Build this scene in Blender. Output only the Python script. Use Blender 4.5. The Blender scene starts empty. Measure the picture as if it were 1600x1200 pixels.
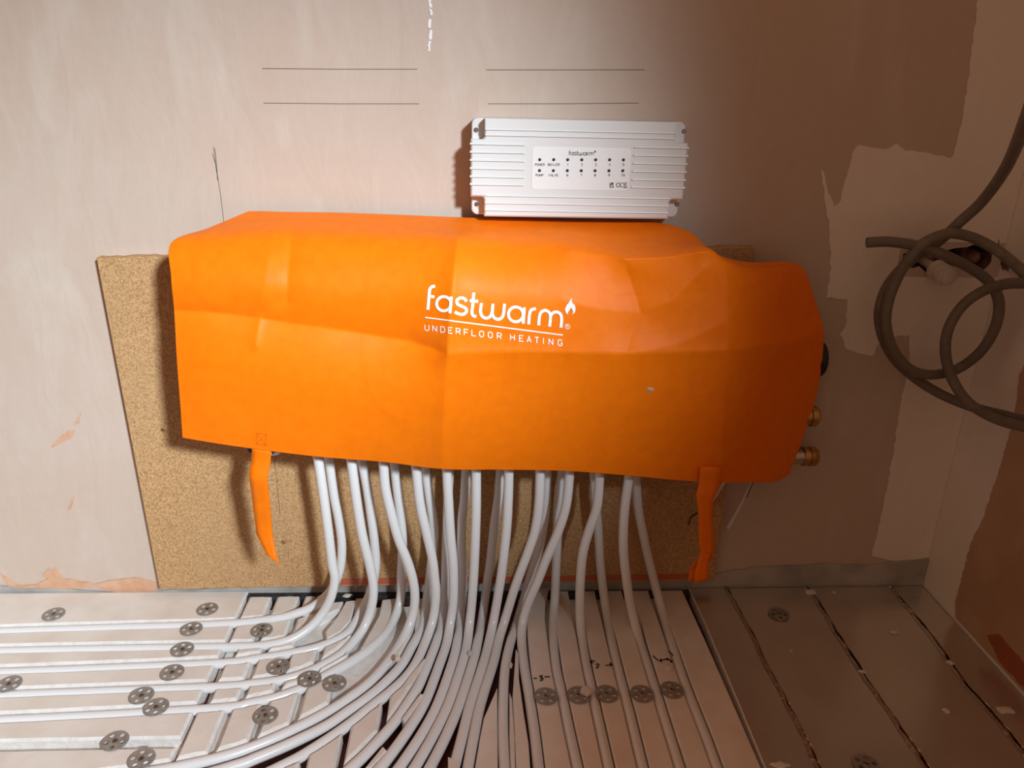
import bpy, bmesh, math, random
from mathutils import Vector, Matrix
from mathutils.bvhtree import BVHTree
from mathutils.geometry import tessellate_polygon
random.seed(7)
SC = bpy.context.scene
COL = SC.collection

# ------------------------------------------------------------------ camera
F = 1200.0
ey = Vector((745 - 800, 148 - 600, F)).normalized()          # into the back wall, in camera axes (right, down, forward)
dn = Vector((728 - 800, 3796 - 600, F))
dn = (dn - ey * dn.dot(ey)).normalized()
ex = dn.cross(ey)
if ex.x < 0: ex = -ex
DW = 1.22                                                    # distance of the lens from the back wall
def raydir(px, py):
    d = Vector(((px - 800) / F, (py - 600) / F, 1.0))
    return Vector((d.dot(ex), d.dot(ey), -d.dot(dn)))
_d = raydir(745, 923)
CAM = Vector((0.0, -DW, -_d.z / _d.y * (DW - 0.012)))        # top of the floor panels is z = 0, the back wall is y = 0
cd = bpy.data.cameras.new('camera'); cam = bpy.data.objects.new('camera', cd); COL.objects.link(cam)
cd.sensor_width = 36; cd.lens = F / 1600 * 36; cd.clip_start = 0.01
right = Vector((ex.x, ey.x, -dn.x)); down = Vector((ex.y, ey.y, -dn.y)); fwd = Vector((ex.z, ey.z, -dn.z))
cam.matrix_world = Matrix((( right.x, -down.x, -fwd.x, CAM.x), (right.y, -down.y, -fwd.y, CAM.y), (right.z, -down.z, -fwd.z, CAM.z), (0, 0, 0, 1)))
SC.camera = cam

def atY(px, py, Y=0.0):
    d = raydir(px, py); return CAM + d * ((Y - CAM.y) / d.y)
def atX(px, py, X):
    d = raydir(px, py); return CAM + d * ((X - CAM.x) / d.x)
def atZ(px, py, Z=0.0):
    d = raydir(px, py); return CAM + d * ((Z - CAM.z) / d.z)

# ------------------------------------------------------------------ light
w = bpy.data.worlds.new('world'); SC.world = w; w.use_nodes = True
w.node_tree.nodes['Background'].inputs[0].default_value = (0.285, 0.165, 0.102, 1)
w.node_tree.nodes['Background'].inputs[1].default_value = 1.0
ld = bpy.data.lights.new('room_lamp', 'SPOT'); ld.spot_size = math.radians(40.5); ld.spot_blend = 1.0; ld.shadow_soft_size = 0.17; ld.energy = 850; ld.color = (0.84, 0.95, 1.02)
lamp = bpy.data.objects.new('room_lamp', ld); COL.objects.link(lamp)
lamp.location = (1.30, -2.85, 2.0)
lamp.rotation_euler = (Vector((-0.52, -0.15, 0.08)) - Vector(lamp.location)).to_track_quat('-Z', 'Y').to_euler()
SC.view_settings.view_transform = 'Standard'
try: SC.view_settings.look = 'None'
except Exception: pass
SC.view_settings.exposure = 0.0; SC.view_settings.gamma = 1.0; SC.view_settings.use_curve_mapping = False

# ------------------------------------------------------------------ materials
def nodes(m): return m.node_tree.nodes, m.node_tree.links
def mat(name, col, rough=0.6, metal=0.0, noise=None, bump=None, spec=None, trans=0.0, sheen=0.0, stretch=None):
    """noise=(scale, other colour, low, high); bump=(scale, strength, distance)"""
    m = bpy.data.materials.new(name); m.use_nodes = True
    N, L = nodes(m); b = N['Principled BSDF']
    b.inputs['Base Color'].default_value = (*col, 1); b.inputs['Roughness'].default_value = rough; b.inputs['Metallic'].default_value = metal
    if spec is not None: b.inputs['Specular IOR Level'].default_value = spec
    if sheen: b.inputs['Sheen Weight'].default_value = sheen; b.inputs['Sheen Roughness'].default_value = 0.4
    tc = N.new('ShaderNodeTexCoord'); src = tc.outputs['Object']
    if stretch:
        mp = N.new('ShaderNodeMapping'); mp.inputs['Scale'].default_value = stretch; L.new(src, mp.inputs['Vector']); src = mp.outputs[0]
    if noise:
        t = N.new('ShaderNodeTexNoise'); t.inputs['Scale'].default_value = noise[0]; t.inputs['Detail'].default_value = 6; L.new(src, t.inputs['Vector'])
        r = N.new('ShaderNodeMapRange'); r.inputs[1].default_value = noise[2]; r.inputs[2].default_value = noise[3]; L.new(t.outputs[0], r.inputs[0])
        x = N.new('ShaderNodeMix'); x.data_type = 'RGBA'; x.inputs[6].default_value = (*col, 1); x.inputs[7].default_value = (*noise[1], 1)
        L.new(r.outputs[0], x.inputs[0]); L.new(x.outputs[2], b.inputs['Base Color'])
    if bump:
        t = N.new('ShaderNodeTexNoise'); t.inputs['Scale'].default_value = bump[0]; t.inputs['Detail'].default_value = 5; L.new(src, t.inputs['Vector'])
        bn = N.new('ShaderNodeBump'); bn.inputs['Strength'].default_value = bump[1]; bn.inputs['Distance'].default_value = bump[2]
        L.new(t.outputs[0], bn.inputs['Height']); L.new(bn.outputs[0], b.inputs['Normal'])
    return m

def plaster_mat(name, a, bcol, c):
    m = bpy.data.materials.new(name); m.use_nodes = True
    N, L = nodes(m); b = N['Principled BSDF']; b.inputs['Roughness'].default_value = 0.62; b.inputs['Specular IOR Level'].default_value = 0.25
    tc = N.new('ShaderNodeTexCoord')
    def nz(scale, det, rot=(0, 0, 0), sc=(1, 1, 1), dist=0.0):
        mp = N.new('ShaderNodeMapping'); mp.inputs['Rotation'].default_value = rot; mp.inputs['Scale'].default_value = sc; L.new(tc.outputs['Object'], mp.inputs[0])
        t = N.new('ShaderNodeTexNoise'); t.inputs['Scale'].default_value = scale; t.inputs['Detail'].default_value = det; t.inputs['Distortion'].default_value = dist
        L.new(mp.outputs[0], t.inputs[0]); return t.outputs[0]
    def rng(s, lo, hi):
        r = N.new('ShaderNodeMapRange'); r.inputs[1].default_value = lo; r.inputs[2].default_value = hi; L.new(s, r.inputs[0]); return r.outputs[0]
    def mix(f, c0, c1):
        x = N.new('ShaderNodeMix'); x.data_type = 'RGBA'; L.new(f, x.inputs[0])
        for k, cc in ((6, c0), (7, c1)):
            if isinstance(cc, tuple): x.inputs[k].default_value = (*cc, 1)
            else: L.new(cc, x.inputs[k])
        return x.outputs[2]
    big = rng(nz(2.6, 4, dist=0.6), 0.35, 0.68)
    streak = rng(nz(5.0, 7, rot=(0, -0.35, 0), sc=(2.2, 1, 0.75), dist=0.9), 0.54, 0.80)
    fine = rng(nz(55, 5), 0.3, 0.8)
    k = mix(big, a, bcol); k = mix(streak, k, c)
    mul = N.new('ShaderNodeMix'); mul.data_type = 'RGBA'; mul.blend_type = 'MULTIPLY'; mul.inputs[0].default_value = 0.25
    L.new(k, mul.inputs[6]); L.new(mix(fine, (0.86, 0.86, 0.86), (1, 1, 1)), mul.inputs[7]); L.new(mul.outputs[2], b.inputs['Base Color'])
    add = N.new('ShaderNodeMath'); add.operation = 'ADD'; L.new(nz(8, 6, rot=(0, -0.35, 0), sc=(2.2, 1, 0.7), dist=0.8), add.inputs[0])
    ml = N.new('ShaderNodeMath'); ml.operation = 'MULTIPLY'; ml.inputs[1].default_value = 0.12; L.new(nz(90, 5), ml.inputs[0]); L.new(ml.outputs[0], add.inputs[1])
    bn = N.new('ShaderNodeBump'); bn.inputs['Strength'].default_value = 0.42; bn.inputs['Distance'].default_value = 0.005
    L.new(add.outputs[0], bn.inputs['Height']); L.new(bn.outputs[0], b.inputs['Normal'])
    return m

def fabric_mat():
    m = bpy.data.materials.new('orange_nonwoven'); m.use_nodes = True
    N, L = nodes(m); b = N['Principled BSDF']
    b.inputs['Roughness'].default_value = 0.5; b.inputs['Specular IOR Level'].default_value = 0.2
    b.inputs['Sheen Weight'].default_value = 0.05; b.inputs['Sheen Roughness'].default_value = 0.4; b.inputs['Sheen Tint'].default_value = (1, 0.6, 0.3, 1)
    tc = N.new('ShaderNodeTexCoord')
    n = N.new('ShaderNodeTexNoise'); n.inputs['Scale'].default_value = 60; n.inputs['Detail'].default_value = 6; L.new(tc.outputs['Object'], n.inputs[0])
    r = N.new('ShaderNodeMapRange'); r.inputs[1].default_value = 0.3; r.inputs[2].default_value = 0.7; L.new(n.outputs[0], r.inputs[0])
    x = N.new('ShaderNodeMix'); x.data_type = 'RGBA'; x.inputs[6].default_value = (0.90, 0.185, 0.001, 1); x.inputs[7].default_value = (0.96, 0.210, 0.002, 1)
    L.new(r.outputs[0], x.inputs[0]); L.new(x.outputs[2], b.inputs['Base Color'])
    mp = N.new('ShaderNodeMapping'); mp.inputs['Rotation'].default_value = (0, 0.785, 0); L.new(tc.outputs['Object'], mp.inputs[0])
    v = N.new('ShaderNodeTexVoronoi'); v.inputs['Scale'].default_value = 400; v.inputs['Randomness'].default_value = 0.15; L.new(mp.outputs[0], v.inputs[0])
    bn = N.new('ShaderNodeBump'); bn.inputs['Strength'].default_value = 0.16; bn.inputs['Distance'].default_value = 0.001
    L.new(v.outputs[0], bn.inputs['Height'])
    n2 = N.new('ShaderNodeTexNoise'); n2.inputs['Scale'].default_value = 22; n2.inputs['Detail'].default_value = 4; L.new(tc.outputs['Object'], n2.inputs[0])
    b2 = N.new('ShaderNodeBump'); b2.inputs['Strength'].default_value = 0.06; b2.inputs['Distance'].default_value = 0.003
    L.new(n2.outputs[0], b2.inputs['Height']); L.new(bn.outputs[0], b2.inputs['Normal']); L.new(b2.outputs[0], b.inputs['Normal'])
    return m

def chip_mat():
    m = bpy.data.materials.new('chipboard'); m.use_nodes = True
    N, L = nodes(m); b = N['Principled BSDF']; b.inputs['Roughness'].default_value = 0.7; b.inputs['Specular IOR Level'].default_value = 0.2
    tc = N.new('ShaderNodeTexCoord')
    v = N.new('ShaderNodeTexNoise'); v.inputs['Scale'].default_value = 420; v.inputs['Detail'].default_value = 3; L.new(tc.outputs['Object'], v.inputs[0])
    cr = N.new('ShaderNodeValToRGB'); e = cr.color_ramp.elements
    e[0].position = 0.30; e[0].color = (0.29, 0.155, 0.065, 1); e[1].position = 0.70; e[1].color = (0.66, 0.42, 0.21, 1)
    k = e.new(0.5); k.color = (0.50, 0.295, 0.135, 1)
    L.new(v.outputs[0], cr.inputs[0])
    n = N.new('ShaderNodeTexNoise'); n.inputs['Scale'].default_value = 6; n.inputs['Detail'].default_value = 4; L.new(tc.outputs['Object'], n.inputs[0])
    r = N.new('ShaderNodeMapRange'); r.inputs[1].default_value = 0.35; r.inputs[2].default_value = 0.75; r.inputs[4].default_value = 0.35; L.new(n.outputs[0], r.inputs[0])
    x = N.new('ShaderNodeMix'); x.data_type = 'RGBA'; x.inputs[7].default_value = (0.48, 0.31, 0.17, 1); L.new(r.outputs[0], x.inputs[0]); L.new(cr.outputs[0], x.inputs[6])
    L.new(x.outputs[2], b.inputs['Base Color'])
    bn = N.new('ShaderNodeBump'); bn.inputs['Strength'].default_value = 0.2; bn.inputs['Distance'].default_value = 0.001; L.new(v.outputs[0], bn.inputs['Height']); L.new(bn.outputs[0], b.inputs['Normal'])
    return m

M = {}
M['plaster'] = plaster_mat('pink_plaster', (0.59, 0.487, 0.415), (0.575, 0.455, 0.375), (0.63, 0.54, 0.47))
M['bare'] = plaster_mat('bare_brown_plaster', (0.52, 0.33, 0.21), (0.46, 0.28, 0.17), (0.58, 0.40, 0.28))
M['scar'] = mat('salmon_plaster_scar', (0.60, 0.33, 0.20), 0.7, noise=(40, (0.66, 0.43, 0.30), 0.35, 0.7), bump=(80, 0.3, 0.003))
M['paint'] = plaster_mat('mist_coat_paint', (0.86, 0.80, 0.74), (0.82, 0.75, 0.68), (0.89, 0.84, 0.79))
M['redplaster'] = mat('red_damp_plaster', (0.42, 0.10, 0.05), 0.6, noise=(30, (0.3, 0.09, 0.045), 0.3, 0.7))
M['concrete'] = mat('grey_base_coat', (0.44, 0.42, 0.40), 0.75, noise=(14, (0.30, 0.29, 0.28), 0.4, 0.65), bump=(50, 0.4, 0.004))
M['maroon'] = mat('maroon_membrane', (0.105, 0.012, 0.014), 0.45, noise=(40, (0.06, 0.007, 0.01), 0.35, 0.7))
M['foam'] = mat('black_edge_foam', (0.022, 0.021, 0.020), 0.8, noise=(60, (0.05, 0.048, 0.045), 0.45, 0.7), bump=(120, 0.5, 0.003))
M['chip'] = chip_mat()
M['orange'] = fabric_mat()
M['print'] = mat('white_print', (0.93, 0.93, 0.93), 0.5)
M['stitch'] = mat('dark_orange_thread', (0.50, 0.075, 0.004), 0.6)
M['abs'] = mat('white_plastic_case', (0.74, 0.74, 0.735), 0.35, noise=(3, (0.72, 0.72, 0.715), 0.3, 0.7))
M['label'] = mat('white_label_film', (0.84, 0.845, 0.85), 0.3)
M['ink'] = mat('black_ink', (0.012, 0.012, 0.012), 0.5)
M['pencil'] = mat('pencil_graphite', (0.10, 0.085, 0.08), 0.7)
M['pex'] = mat('white_pipe_plastic', (0.80, 0.80, 0.81), 0.22, spec=0.5, noise=(5, (0.77, 0.765, 0.77), 0.3, 0.7))
M['pantop'] = mat('beige_panel_face', (0.80, 0.735, 0.675), 0.7, noise=(16, (0.72, 0.635, 0.56), 0.40, 0.72), bump=(40, 0.25, 0.003))
M['panfoam'] = mat('white_panel_foam', (0.80, 0.78, 0.755), 0.75, noise=(70, (0.72, 0.69, 0.66), 0.4, 0.65), bump=(160, 0.45, 0.003))
M['foil'] = mat('dull_silver_foil', (0.72, 0.68, 0.62), 0.22, 0.72, noise=(9, (0.64, 0.60, 0.54), 0.35, 0.7), bump=(14, 0.07, 0.005))
M['foiledge'] = mat('crinkled_foil_edge', (0.66, 0.61, 0.56), 0.22, 1.0, bump=(70, 0.8, 0.006))
M['zinc'] = mat('galvanised_steel', (0.36, 0.33, 0.30), 0.5, 0.35, noise=(120, (0.27, 0.245, 0.22), 0.4, 0.65))
M['screw'] = mat('screw_steel', (0.35, 0.33, 0.30), 0.35, 1.0)
M['slot'] = mat('dark_slot', (0.02, 0.02, 0.02), 0.6)
M['chrome'] = mat('chrome', (0.75, 0.75, 0.75), 0.12, 1.0)
M['brass'] = mat('brass', (0.62, 0.40, 0.15), 0.28, 1.0)
M['nickel'] = mat('nickel_tube', (0.62, 0.58, 0.52), 0.3, 1.0)
M['black'] = mat('black_knob_plastic', (0.010, 0.010, 0.011), 0.4)
M['blue'] = mat('blue_knob_plastic', (0.02, 0.04, 0.16), 0.4)
M['cable'] = mat('grey_cable_sheath', (0.165, 0.135, 0.108), 0.55, noise=(60, (0.22, 0.185, 0.15), 0.5, 0.75))
M['cap'] = mat('cream_push_fit_plastic', (0.72, 0.65, 0.56), 0.4)
M['cavity'] = mat('broken_brick_cavity', (0.20, 0.11, 0.07), 0.85, noise=(45, (0.10, 0.045, 0.03), 0.4, 0.65), bump=(60, 0.7, 0.01))
M['rag'] = mat('dusty_pink_rag', (0.46, 0.27, 0.21), 0.8, noise=(60, (0.22, 0.09, 0.06), 0.45, 0.6), bump=(60, 0.8, 0.01))
M['redtape'] = mat('red_strip', (0.52, 0.105, 0.05), 0.6, noise=(40, (0.42, 0.15, 0.08), 0.4, 0.7))
M['crumb'] = mat('pale_foam_crumb', (0.70, 0.64, 0.58), 0.8, bump=(150, 0.5, 0.004))
M['wire'] = mat('white_wire_sheath', (0.70, 0.64, 0.58), 0.4)

# ------------------------------------------------------------------ helpers
def link(name, me, parent=None):
    o = bpy.data.objects.new(name, me); COL.objects.link(o)
    if parent is not None:
        o.parent = parent
        o.matrix_parent_inverse = parent.matrix_world.inverted() if parent.type != 'EMPTY' else Matrix.Translation(-parent.location)
    return o
def empty(name, loc):
    o = bpy.data.objects.new(name, None); COL.objects.link(o); o.location = loc; o.empty_display_size = 0.05; return o
def tag(o, label=None, cat=None, group=None, kind=None):
    if label: o['label'] = label
    if cat: o['category'] = cat
    if group: o['group'] = group
    if kind: o['kind'] = kind
    return o
def mesh(name, verts, faces, mats, idx=None, smooth=False):
    me = bpy.data.meshes.new(name); me.from_pydata([tuple(v) for v in verts], [], faces); 
    for m in (mats if isinstance(mats, (list, tuple)) else [mats]): me.materials.append(m)
    if idx: me.polygons.foreach_set('material_index', idx)
    if smooth: me.polygons.foreach_set('use_smooth', [True] * len(me.polygons))
    me.update(); return me
def cr(p, n):
    """Catmull-Rom through the points p, n samples per span"""
    out = []
    for i in range(len(p) - 1):
        a, b, c, d = p[max(i - 1, 0)], p[i], p[i + 1], p[min(i + 2, len(p) - 1)]
        for k in range(n):
            t = k / n
            out.append(b * 1.0 + (c - a) * (0.5 * t) + (a * 2 - b * 5 + c * 4 - d) * (0.5 * t * t) + (b * 3 - a - c * 3 + d) * (0.5 * t ** 3))
    out.append(p[-1] * 1.0); return out
def V2(l): return [Vector((x, y)) for x, y in l]
def tube(name, pts, r, m, parent=None, seg=14, radii=None):
    V, Fc = [], []; n = len(pts); up = None
    for i, p in enumerate(pts):
        t = (pts[min(i + 1, n - 1)] - pts[max(i - 1, 0)]).normalized()
        if up is None:
            up = t.orthogonal().normalized()
        up = (up - t * up.dot(t)).normalized(); s = t.cross(up)
        rr = radii[i] if radii else r
        for k in range(seg):
            a = 2 * math.pi * k / seg; V.append(p + (up * math.cos(a) + s * math.sin(a)) * rr)
    for i in range(n - 1):
        for k in range(seg):
            k2 = (k + 1) % seg; Fc.append((i * seg + k, i * seg + k2, (i + 1) * seg + k2, (i + 1) * seg + k))
    Fc.append(tuple(range(seg - 1, -1, -1))); Fc.append(tuple(range((n - 1) * seg, n * seg)))
    me = mesh(name, V, Fc, m, smooth=True)
    for p in me.polygons[-2:]: p.use_smooth = False
    return link(name, me, parent)
def lathe(name, prof, o, axis, m, parent=None, seg=24, smooth=True):
    """prof: (distance along the axis, radius) list"""
    axis = axis.normalized(); u = axis.orthogonal().normalized(); v = axis.cross(u); V, Fc = [], []
    for d, r in prof:
        for k in range(seg):
            a = 2 * math.pi * k / seg; V.append(o + axis * d + (u * math.cos(a) + v * math.sin(a)) * r)
    n = len(prof)
    for i in range(n - 1):
        for k in range(seg):
            k2 = (k + 1) % seg; Fc.append((i * seg + k, i * seg + k2, (i + 1) * seg + k2, (i + 1) * seg + k))
    Fc.append(tuple(range(seg - 1, -1, -1))); Fc.append(tuple(range((n - 1) * seg, n * seg)))
    me = mesh(name, V, Fc, m)
    if smooth:
        bm = bmesh.new(); bm.from_mesh(me)
        for f in bm.faces: f.smooth = True
        for e in bm.edges:
            if len(e.link_faces) == 2 and e.calc_face_angle(0) > 0.6: e.smooth = False
        bm.to_mesh(me); bm.free()
    return link(name, me, parent)
def area2(p): return 0.5 * sum(p[i][0] * p[(i + 1) % len(p)][1] - p[(i + 1) % len(p)][0] * p[i][1] for i in range(len(p)))
def inset(p, d):
    n = len(p); out = []
    for i in range(n):
        a, b, c = Vector(p[i - 1]), Vector(p[i]), Vector(p[(i + 1) % n])
        e1 = (b - a).normalized() if (b - a).length > 1e-9 else Vector((1, 0)); e2 = (c - b).normalized() if (c - b).length > 1e-9 else e1
        n1, n2 = Vector((-e1.y, e1.x)), Vector((-e2.y, e2.x)); m = (n1 + n2)
        if m.length < 1e-4: m = n1
        m.normalize(); out.append(tuple(b + m * (d / max(m.dot(n1), 0.45))))
    return out
def prism(name, poly, h0, h1, ch, to3, mats, parent=None, idx=(0, 1), jag=0.0, bottom=False, smooth=False):
    """poly in 2-D, extruded from h0 (back) to h1 (front face) with a chamfer ch; to3(u, v, h) places it. mats idx: (front, sides)"""
    p = [tuple(q) for q in poly]
    if area2(p) < 0: p.reverse()
    q = inset(p, ch) if ch else p
    if jag: q = [(a + random.uniform(-jag, jag), b + random.uniform(-jag, jag)) for a, b in q]
    n = len(p); V = [to3(a, b, h0) for a, b in p] + [to3(a, b, h1 - ch) for a, b in p] + ([to3(a, b, h1) for a, b in q] if ch else [])
    Fc, ix = [], []; rings = 3 if ch else 2
    for k in range(rings - 1):
        for i in range(n):
            j = (i + 1) % n; Fc.append((k * n + i, k * n + j, (k + 1) * n + j, (k + 1) * n + i)); ix.append(idx[1])
    top = (rings - 1) * n
    for t in tessellate_polygon([[Vector((a, b, 0)) for a, b in q]]):
        a, b, c = t; s = (q[b][0] - q[a][0]) * (q[c][1] - q[a][1]) - (q[b][1] - q[a][1]) * (q[c][0] - q[a][0])
        if abs(s) < 1e-14: continue
        Fc.append((top + a, top + b, top + c) if s > 0 else (top + a, top + c, top + b)); ix.append(idx[0])
    if bottom:
        for t in tessellate_polygon([[Vector((a, b, 0)) for a, b in p]]): Fc.append(tuple(reversed(t))); ix.append(idx[1])
    me = mesh(name, V, Fc, mats, ix)
    bm = bmesh.new(); bm.from_mesh(me); bmesh.ops.recalc_face_normals(bm, faces=bm.faces) if bottom else None; bm.to_mesh(me); bm.free()
    return link(name, me, parent)
def FLOOR3(x, y, h): return Vector((x, y, h))
def WALL3(x, z, h): return Vector((x, -h, z))
def fpoly(l, z=0.0): return [tuple(atZ(x, y, z).xy) for x, y in l]
def wpoly(l, Y=0.0):
    out = []
    for x, y in l: p = atY(x, y, Y); out.append((p.x, p.z))
    return out
def jagged(poly, step, amp, closed=True):
    out = []; n = len(poly)
    for i in range(n if closed else n - 1):
        a, b = Vector(poly[i]), Vector(poly[(i + 1) % n]); L = (b - a).length; k = max(1, int(L / step))
        nn = Vector((-(b - a).y, (b - a).x)).normalized() if L > 0 else Vector((0, 0))
        for j in range(k):
            out.append(tuple(a.lerp(b, j / k) + (nn * random.uniform(-amp, amp) if j else Vector((0, 0)))))
    if not closed: out.append(tuple(poly[-1]))
    return out
def ribbon2(pts, wd, closed=False):
    """flat stroke in 2-D: vertices and quads"""
    P = [Vector(p) for p in pts]; n = len(P); V, Q = [], []
    for i in range(n):
        a = P[i - 1] if (i or closed) else P[i]; c = P[(i + 1) % n] if (i < n - 1 or closed) else P[i]
        e1 = P[i] - a; e2 = c - P[i]
        e1 = e1.normalized() if e1.length > 1e-9 else None; e2 = e2.normalized() if e2.length > 1e-9 else None
        e1 = e1 or e2; e2 = e2 or e1
        n1 = Vector((-e1.y, e1.x)); n2 = Vector((-e2.y, e2.x)); m = n1 + n2
        m = m.normalized() if m.length > 1e-3 else n1
        s = wd / 2 / max(m.dot(n1), 0.6)
        V += [P[i] + m * s, P[i] - m * s]
    for i in range(n if closed else n - 1):
        j = (i + 1) % n; Q.append((2 * i, 2 * i + 1, 2 * j + 1, 2 * j))
    return V, Q
def dens(pts, step):
    out = []
    for i in range(len(pts) - 1):
        a, b = Vector(pts[i]), Vector(pts[i + 1]); k = max(1, int((b - a).length / step))
        out += [a.lerp(b, j / k) for j in range(k)]
    return out + [Vector(pts[-1])]
def strokes_obj(name, strokes, place, m, parent):
    """strokes: list of (2-D points, width, closed); place(u, v) -> 3-D"""
    V, Fc = [], []
    for pts, wd, cl in strokes:
        v, q = ribbon2(pts, wd, cl); o = len(V)
        V += [place(a.x, a.y) for a in v]; Fc += [tuple(o + i for i in f) for f in q]
    return link(name, mesh(name, V, Fc, m), parent)
def circ(cx, cy, r, n=28, a0=0, a1=360): return [(cx + r * math.cos(math.radians(a0 + (a1 - a0) * i / n)), cy + r * math.sin(math.radians(a0 + (a1 - a0) * i / n))) for i in range(n + (0 if a1 - a0 == 360 else 1))]

# stroke capitals and digits, 4 wide 6 tall, y down from the top
GL = {'A': [[(0, 6), (2, 0), (4, 6)], [(.8, 4), (3.2, 4)]], 'B': [[(0, 0), (0, 6), (3, 6), (4, 5.2), (4, 3.8), (3, 3), (0, 3)], [(3, 3), (3.7, 2.2), (3.7, .8), (3, 0), (0, 0)]],
 'C': [[(4, 1), (3, 0), (1, 0), (0, 1), (0, 5), (1, 6), (3, 6), (4, 5)]], 'D': [[(0, 0), (0, 6), (2.6, 6), (4, 4.8), (4, 1.2), (2.6, 0), (0, 0)]], 'E': [[(4, 0), (0, 0), (0, 6), (4, 6)], [(0, 3), (3.2, 3)]],
 'F': [[(4, 0), (0, 0), (0, 6)], [(0, 3), (3.2, 3)]], 'G': [[(4, 1), (3, 0), (1, 0), (0, 1), (0, 5), (1, 6), (3, 6), (4, 5), (4, 3.2), (2.4, 3.2)]], 'H': [[(0, 0), (0, 6)], [(4, 0), (4, 6)], [(0, 3), (4, 3)]],
 'I': [[(2, 0), (2, 6)]], 'K': [[(0, 0), (0, 6)], [(4, 0), (0, 3.4)], [(1.4, 2.6), (4, 6)]], 'L': [[(0, 0), (0, 6), (4, 6)]], 'M': [[(0, 6), (0, 0), (2, 4), (4, 0), (4, 6)]], 'N': [[(0, 6), (0, 0), (4, 6), (4, 0)]],
 'O': [[(1.2, 0), (0, 1.2), (0, 4.8), (1.2, 6), (2.8, 6), (4, 4.8), (4, 1.2), (2.8, 0), (1.2, 0)]], 'P': [[(0, 6), (0, 0), (3, 0), (4, 1), (4, 2.4), (3, 3.4), (0, 3.4)]], 'R': [[(0, 6), (0, 0), (3, 0), (4, 1), (4, 2.3), (3, 3.3), (0, 3.3)], [(2.2, 3.3), (4, 6)]],
 'T': [[(0, 0), (4, 0)], [(2, 0), (2, 6)]], 'U': [[(0, 0), (0, 4.8), (1.2, 6), (2.8, 6), (4, 4.8), (4, 0)]], 'V': [[(0, 0), (2, 6), (4, 0)]], 'W': [[(-.5, 0), (.8, 6), (2, 1), (3.2, 6), (4.5, 0)]],
 '0': [[(1.2, 0), (0, 1.2), (0, 4.8), (1.2, 6), (2.8, 6), (4, 4.8), (4, 1.2), (2.8, 0), (1.2, 0)]], '1': [[(1, 1.2), (2.4, 0), (2.4, 6)]], '2': [[(0, 1.2), (1, 0), (3, 0), (4, 1.2), (4, 2.4), (0, 6), (4, 6)]],
 '3': [[(0, .8), (1, 0), (3, 0), (4, 1), (3.6, 2.6), (2, 3), (3.6, 3.4), (4, 5), (3, 6), (1, 6), (0, 5.2)]], '4': [[(3, 6), (3, 0), (0, 4.2), (4, 4.2)]], '5': [[(4, 0), (.4, 0), (.2, 2.8), (3, 2.4), (4, 3.6), (4, 5), (3, 6), (1, 6), (0, 5.2)]],
 '6': [[(3.6, .6), (2.6, 0), (1, .6), (0, 3), (0, 5), (1, 6), (3, 6), (4, 5), (4, 3.6), (3, 2.7), (1, 2.8), (0, 4)]], '7': [[(0, 0), (4, 0), (1.6, 6)]], '8': [[(2, 2.9), (.5, 2), (.5, .8), (1.4, 0), (2.6, 0), (3.5, .8), (3.5, 2), (2, 2.9), (0, 4), (0, 5.1), (1, 6), (3, 6), (4, 5.1), (4, 4), (2, 2.9)]],
 '9': [[(4, 2), (3, 3.3), (1, 3.3), (0, 2.4), (0, 1), (1, 0), (3, 0), (4, 1), (4, 3), (3, 5.4), (1.4, 6), (.4, 5.4)]]}
def text_strokes(s, x, y, h, wd, adv=5.6, center=True, slope=0.0):
    k = h / 6; W = (len(s) * adv - (adv - 4)) * k; x0 = x - W / 2 if center else x; out = []
    for i, c in enumerate(s):
        for st in GL.get(c, []):
            out.append(([(x0 + (i * adv + a) * k, y + b * k + slope * ((i * adv + a) * k)) for a, b in st], wd, False))
    return out
# the rounded brand lettering, traced in its own units
def smooth2(l, n=6): return [tuple(v) for v in cr(V2(l), n)]
BRAND = [smooth2([(228, 156), (200, 160), (180, 185), (174, 240), (163, 366)]), [(160, 243), (222, 251)], smooth2([(508, 292), (490, 268), (455, 260), (424, 280), (428, 314), (466, 335), (500, 352), (508, 380), (486, 403), (450, 406), (403, 386)]),
 smooth2([(573, 212), (563, 330), (556, 392), (570, 420), (596, 425)]), [(536, 284), (612, 292)], smooth2([(642, 306), (633, 380), (650, 426), (688, 441), (722, 422), (738, 380), (744, 312)]), smooth2([(744, 312), (738, 392), (754, 436), (792, 451), (826, 432), (840, 390), (847, 312)]),
 [(372, 248), (360, 398)], [(1024, 345), (1014, 490)], smooth2([(1063, 496), (1070, 410), (1086, 368), (1128, 356)]), smooth2([(1152, 506), (1160, 424), (1176, 386), (1212, 371), (1246, 390), (1257, 432), (1249, 516)]), smooth2([(1255, 434), (1272, 400), (1310, 385), (1346, 405), (1357, 452), (1351, 526)])]
BRAND_O = [circ(305, 312, 64), circ(948, 407, 66)]
FLAME = [(1445, 262), (1450, 298), (1466, 322), (1471, 312), (1482, 350), (1478, 384), (1450, 413), (1459, 386), (1452, 364), (1440, 346), (1424, 374), (1411, 392), (1413, 412), (1392, 390), (1387, 358), (1400, 328), (1424, 300)]

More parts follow.
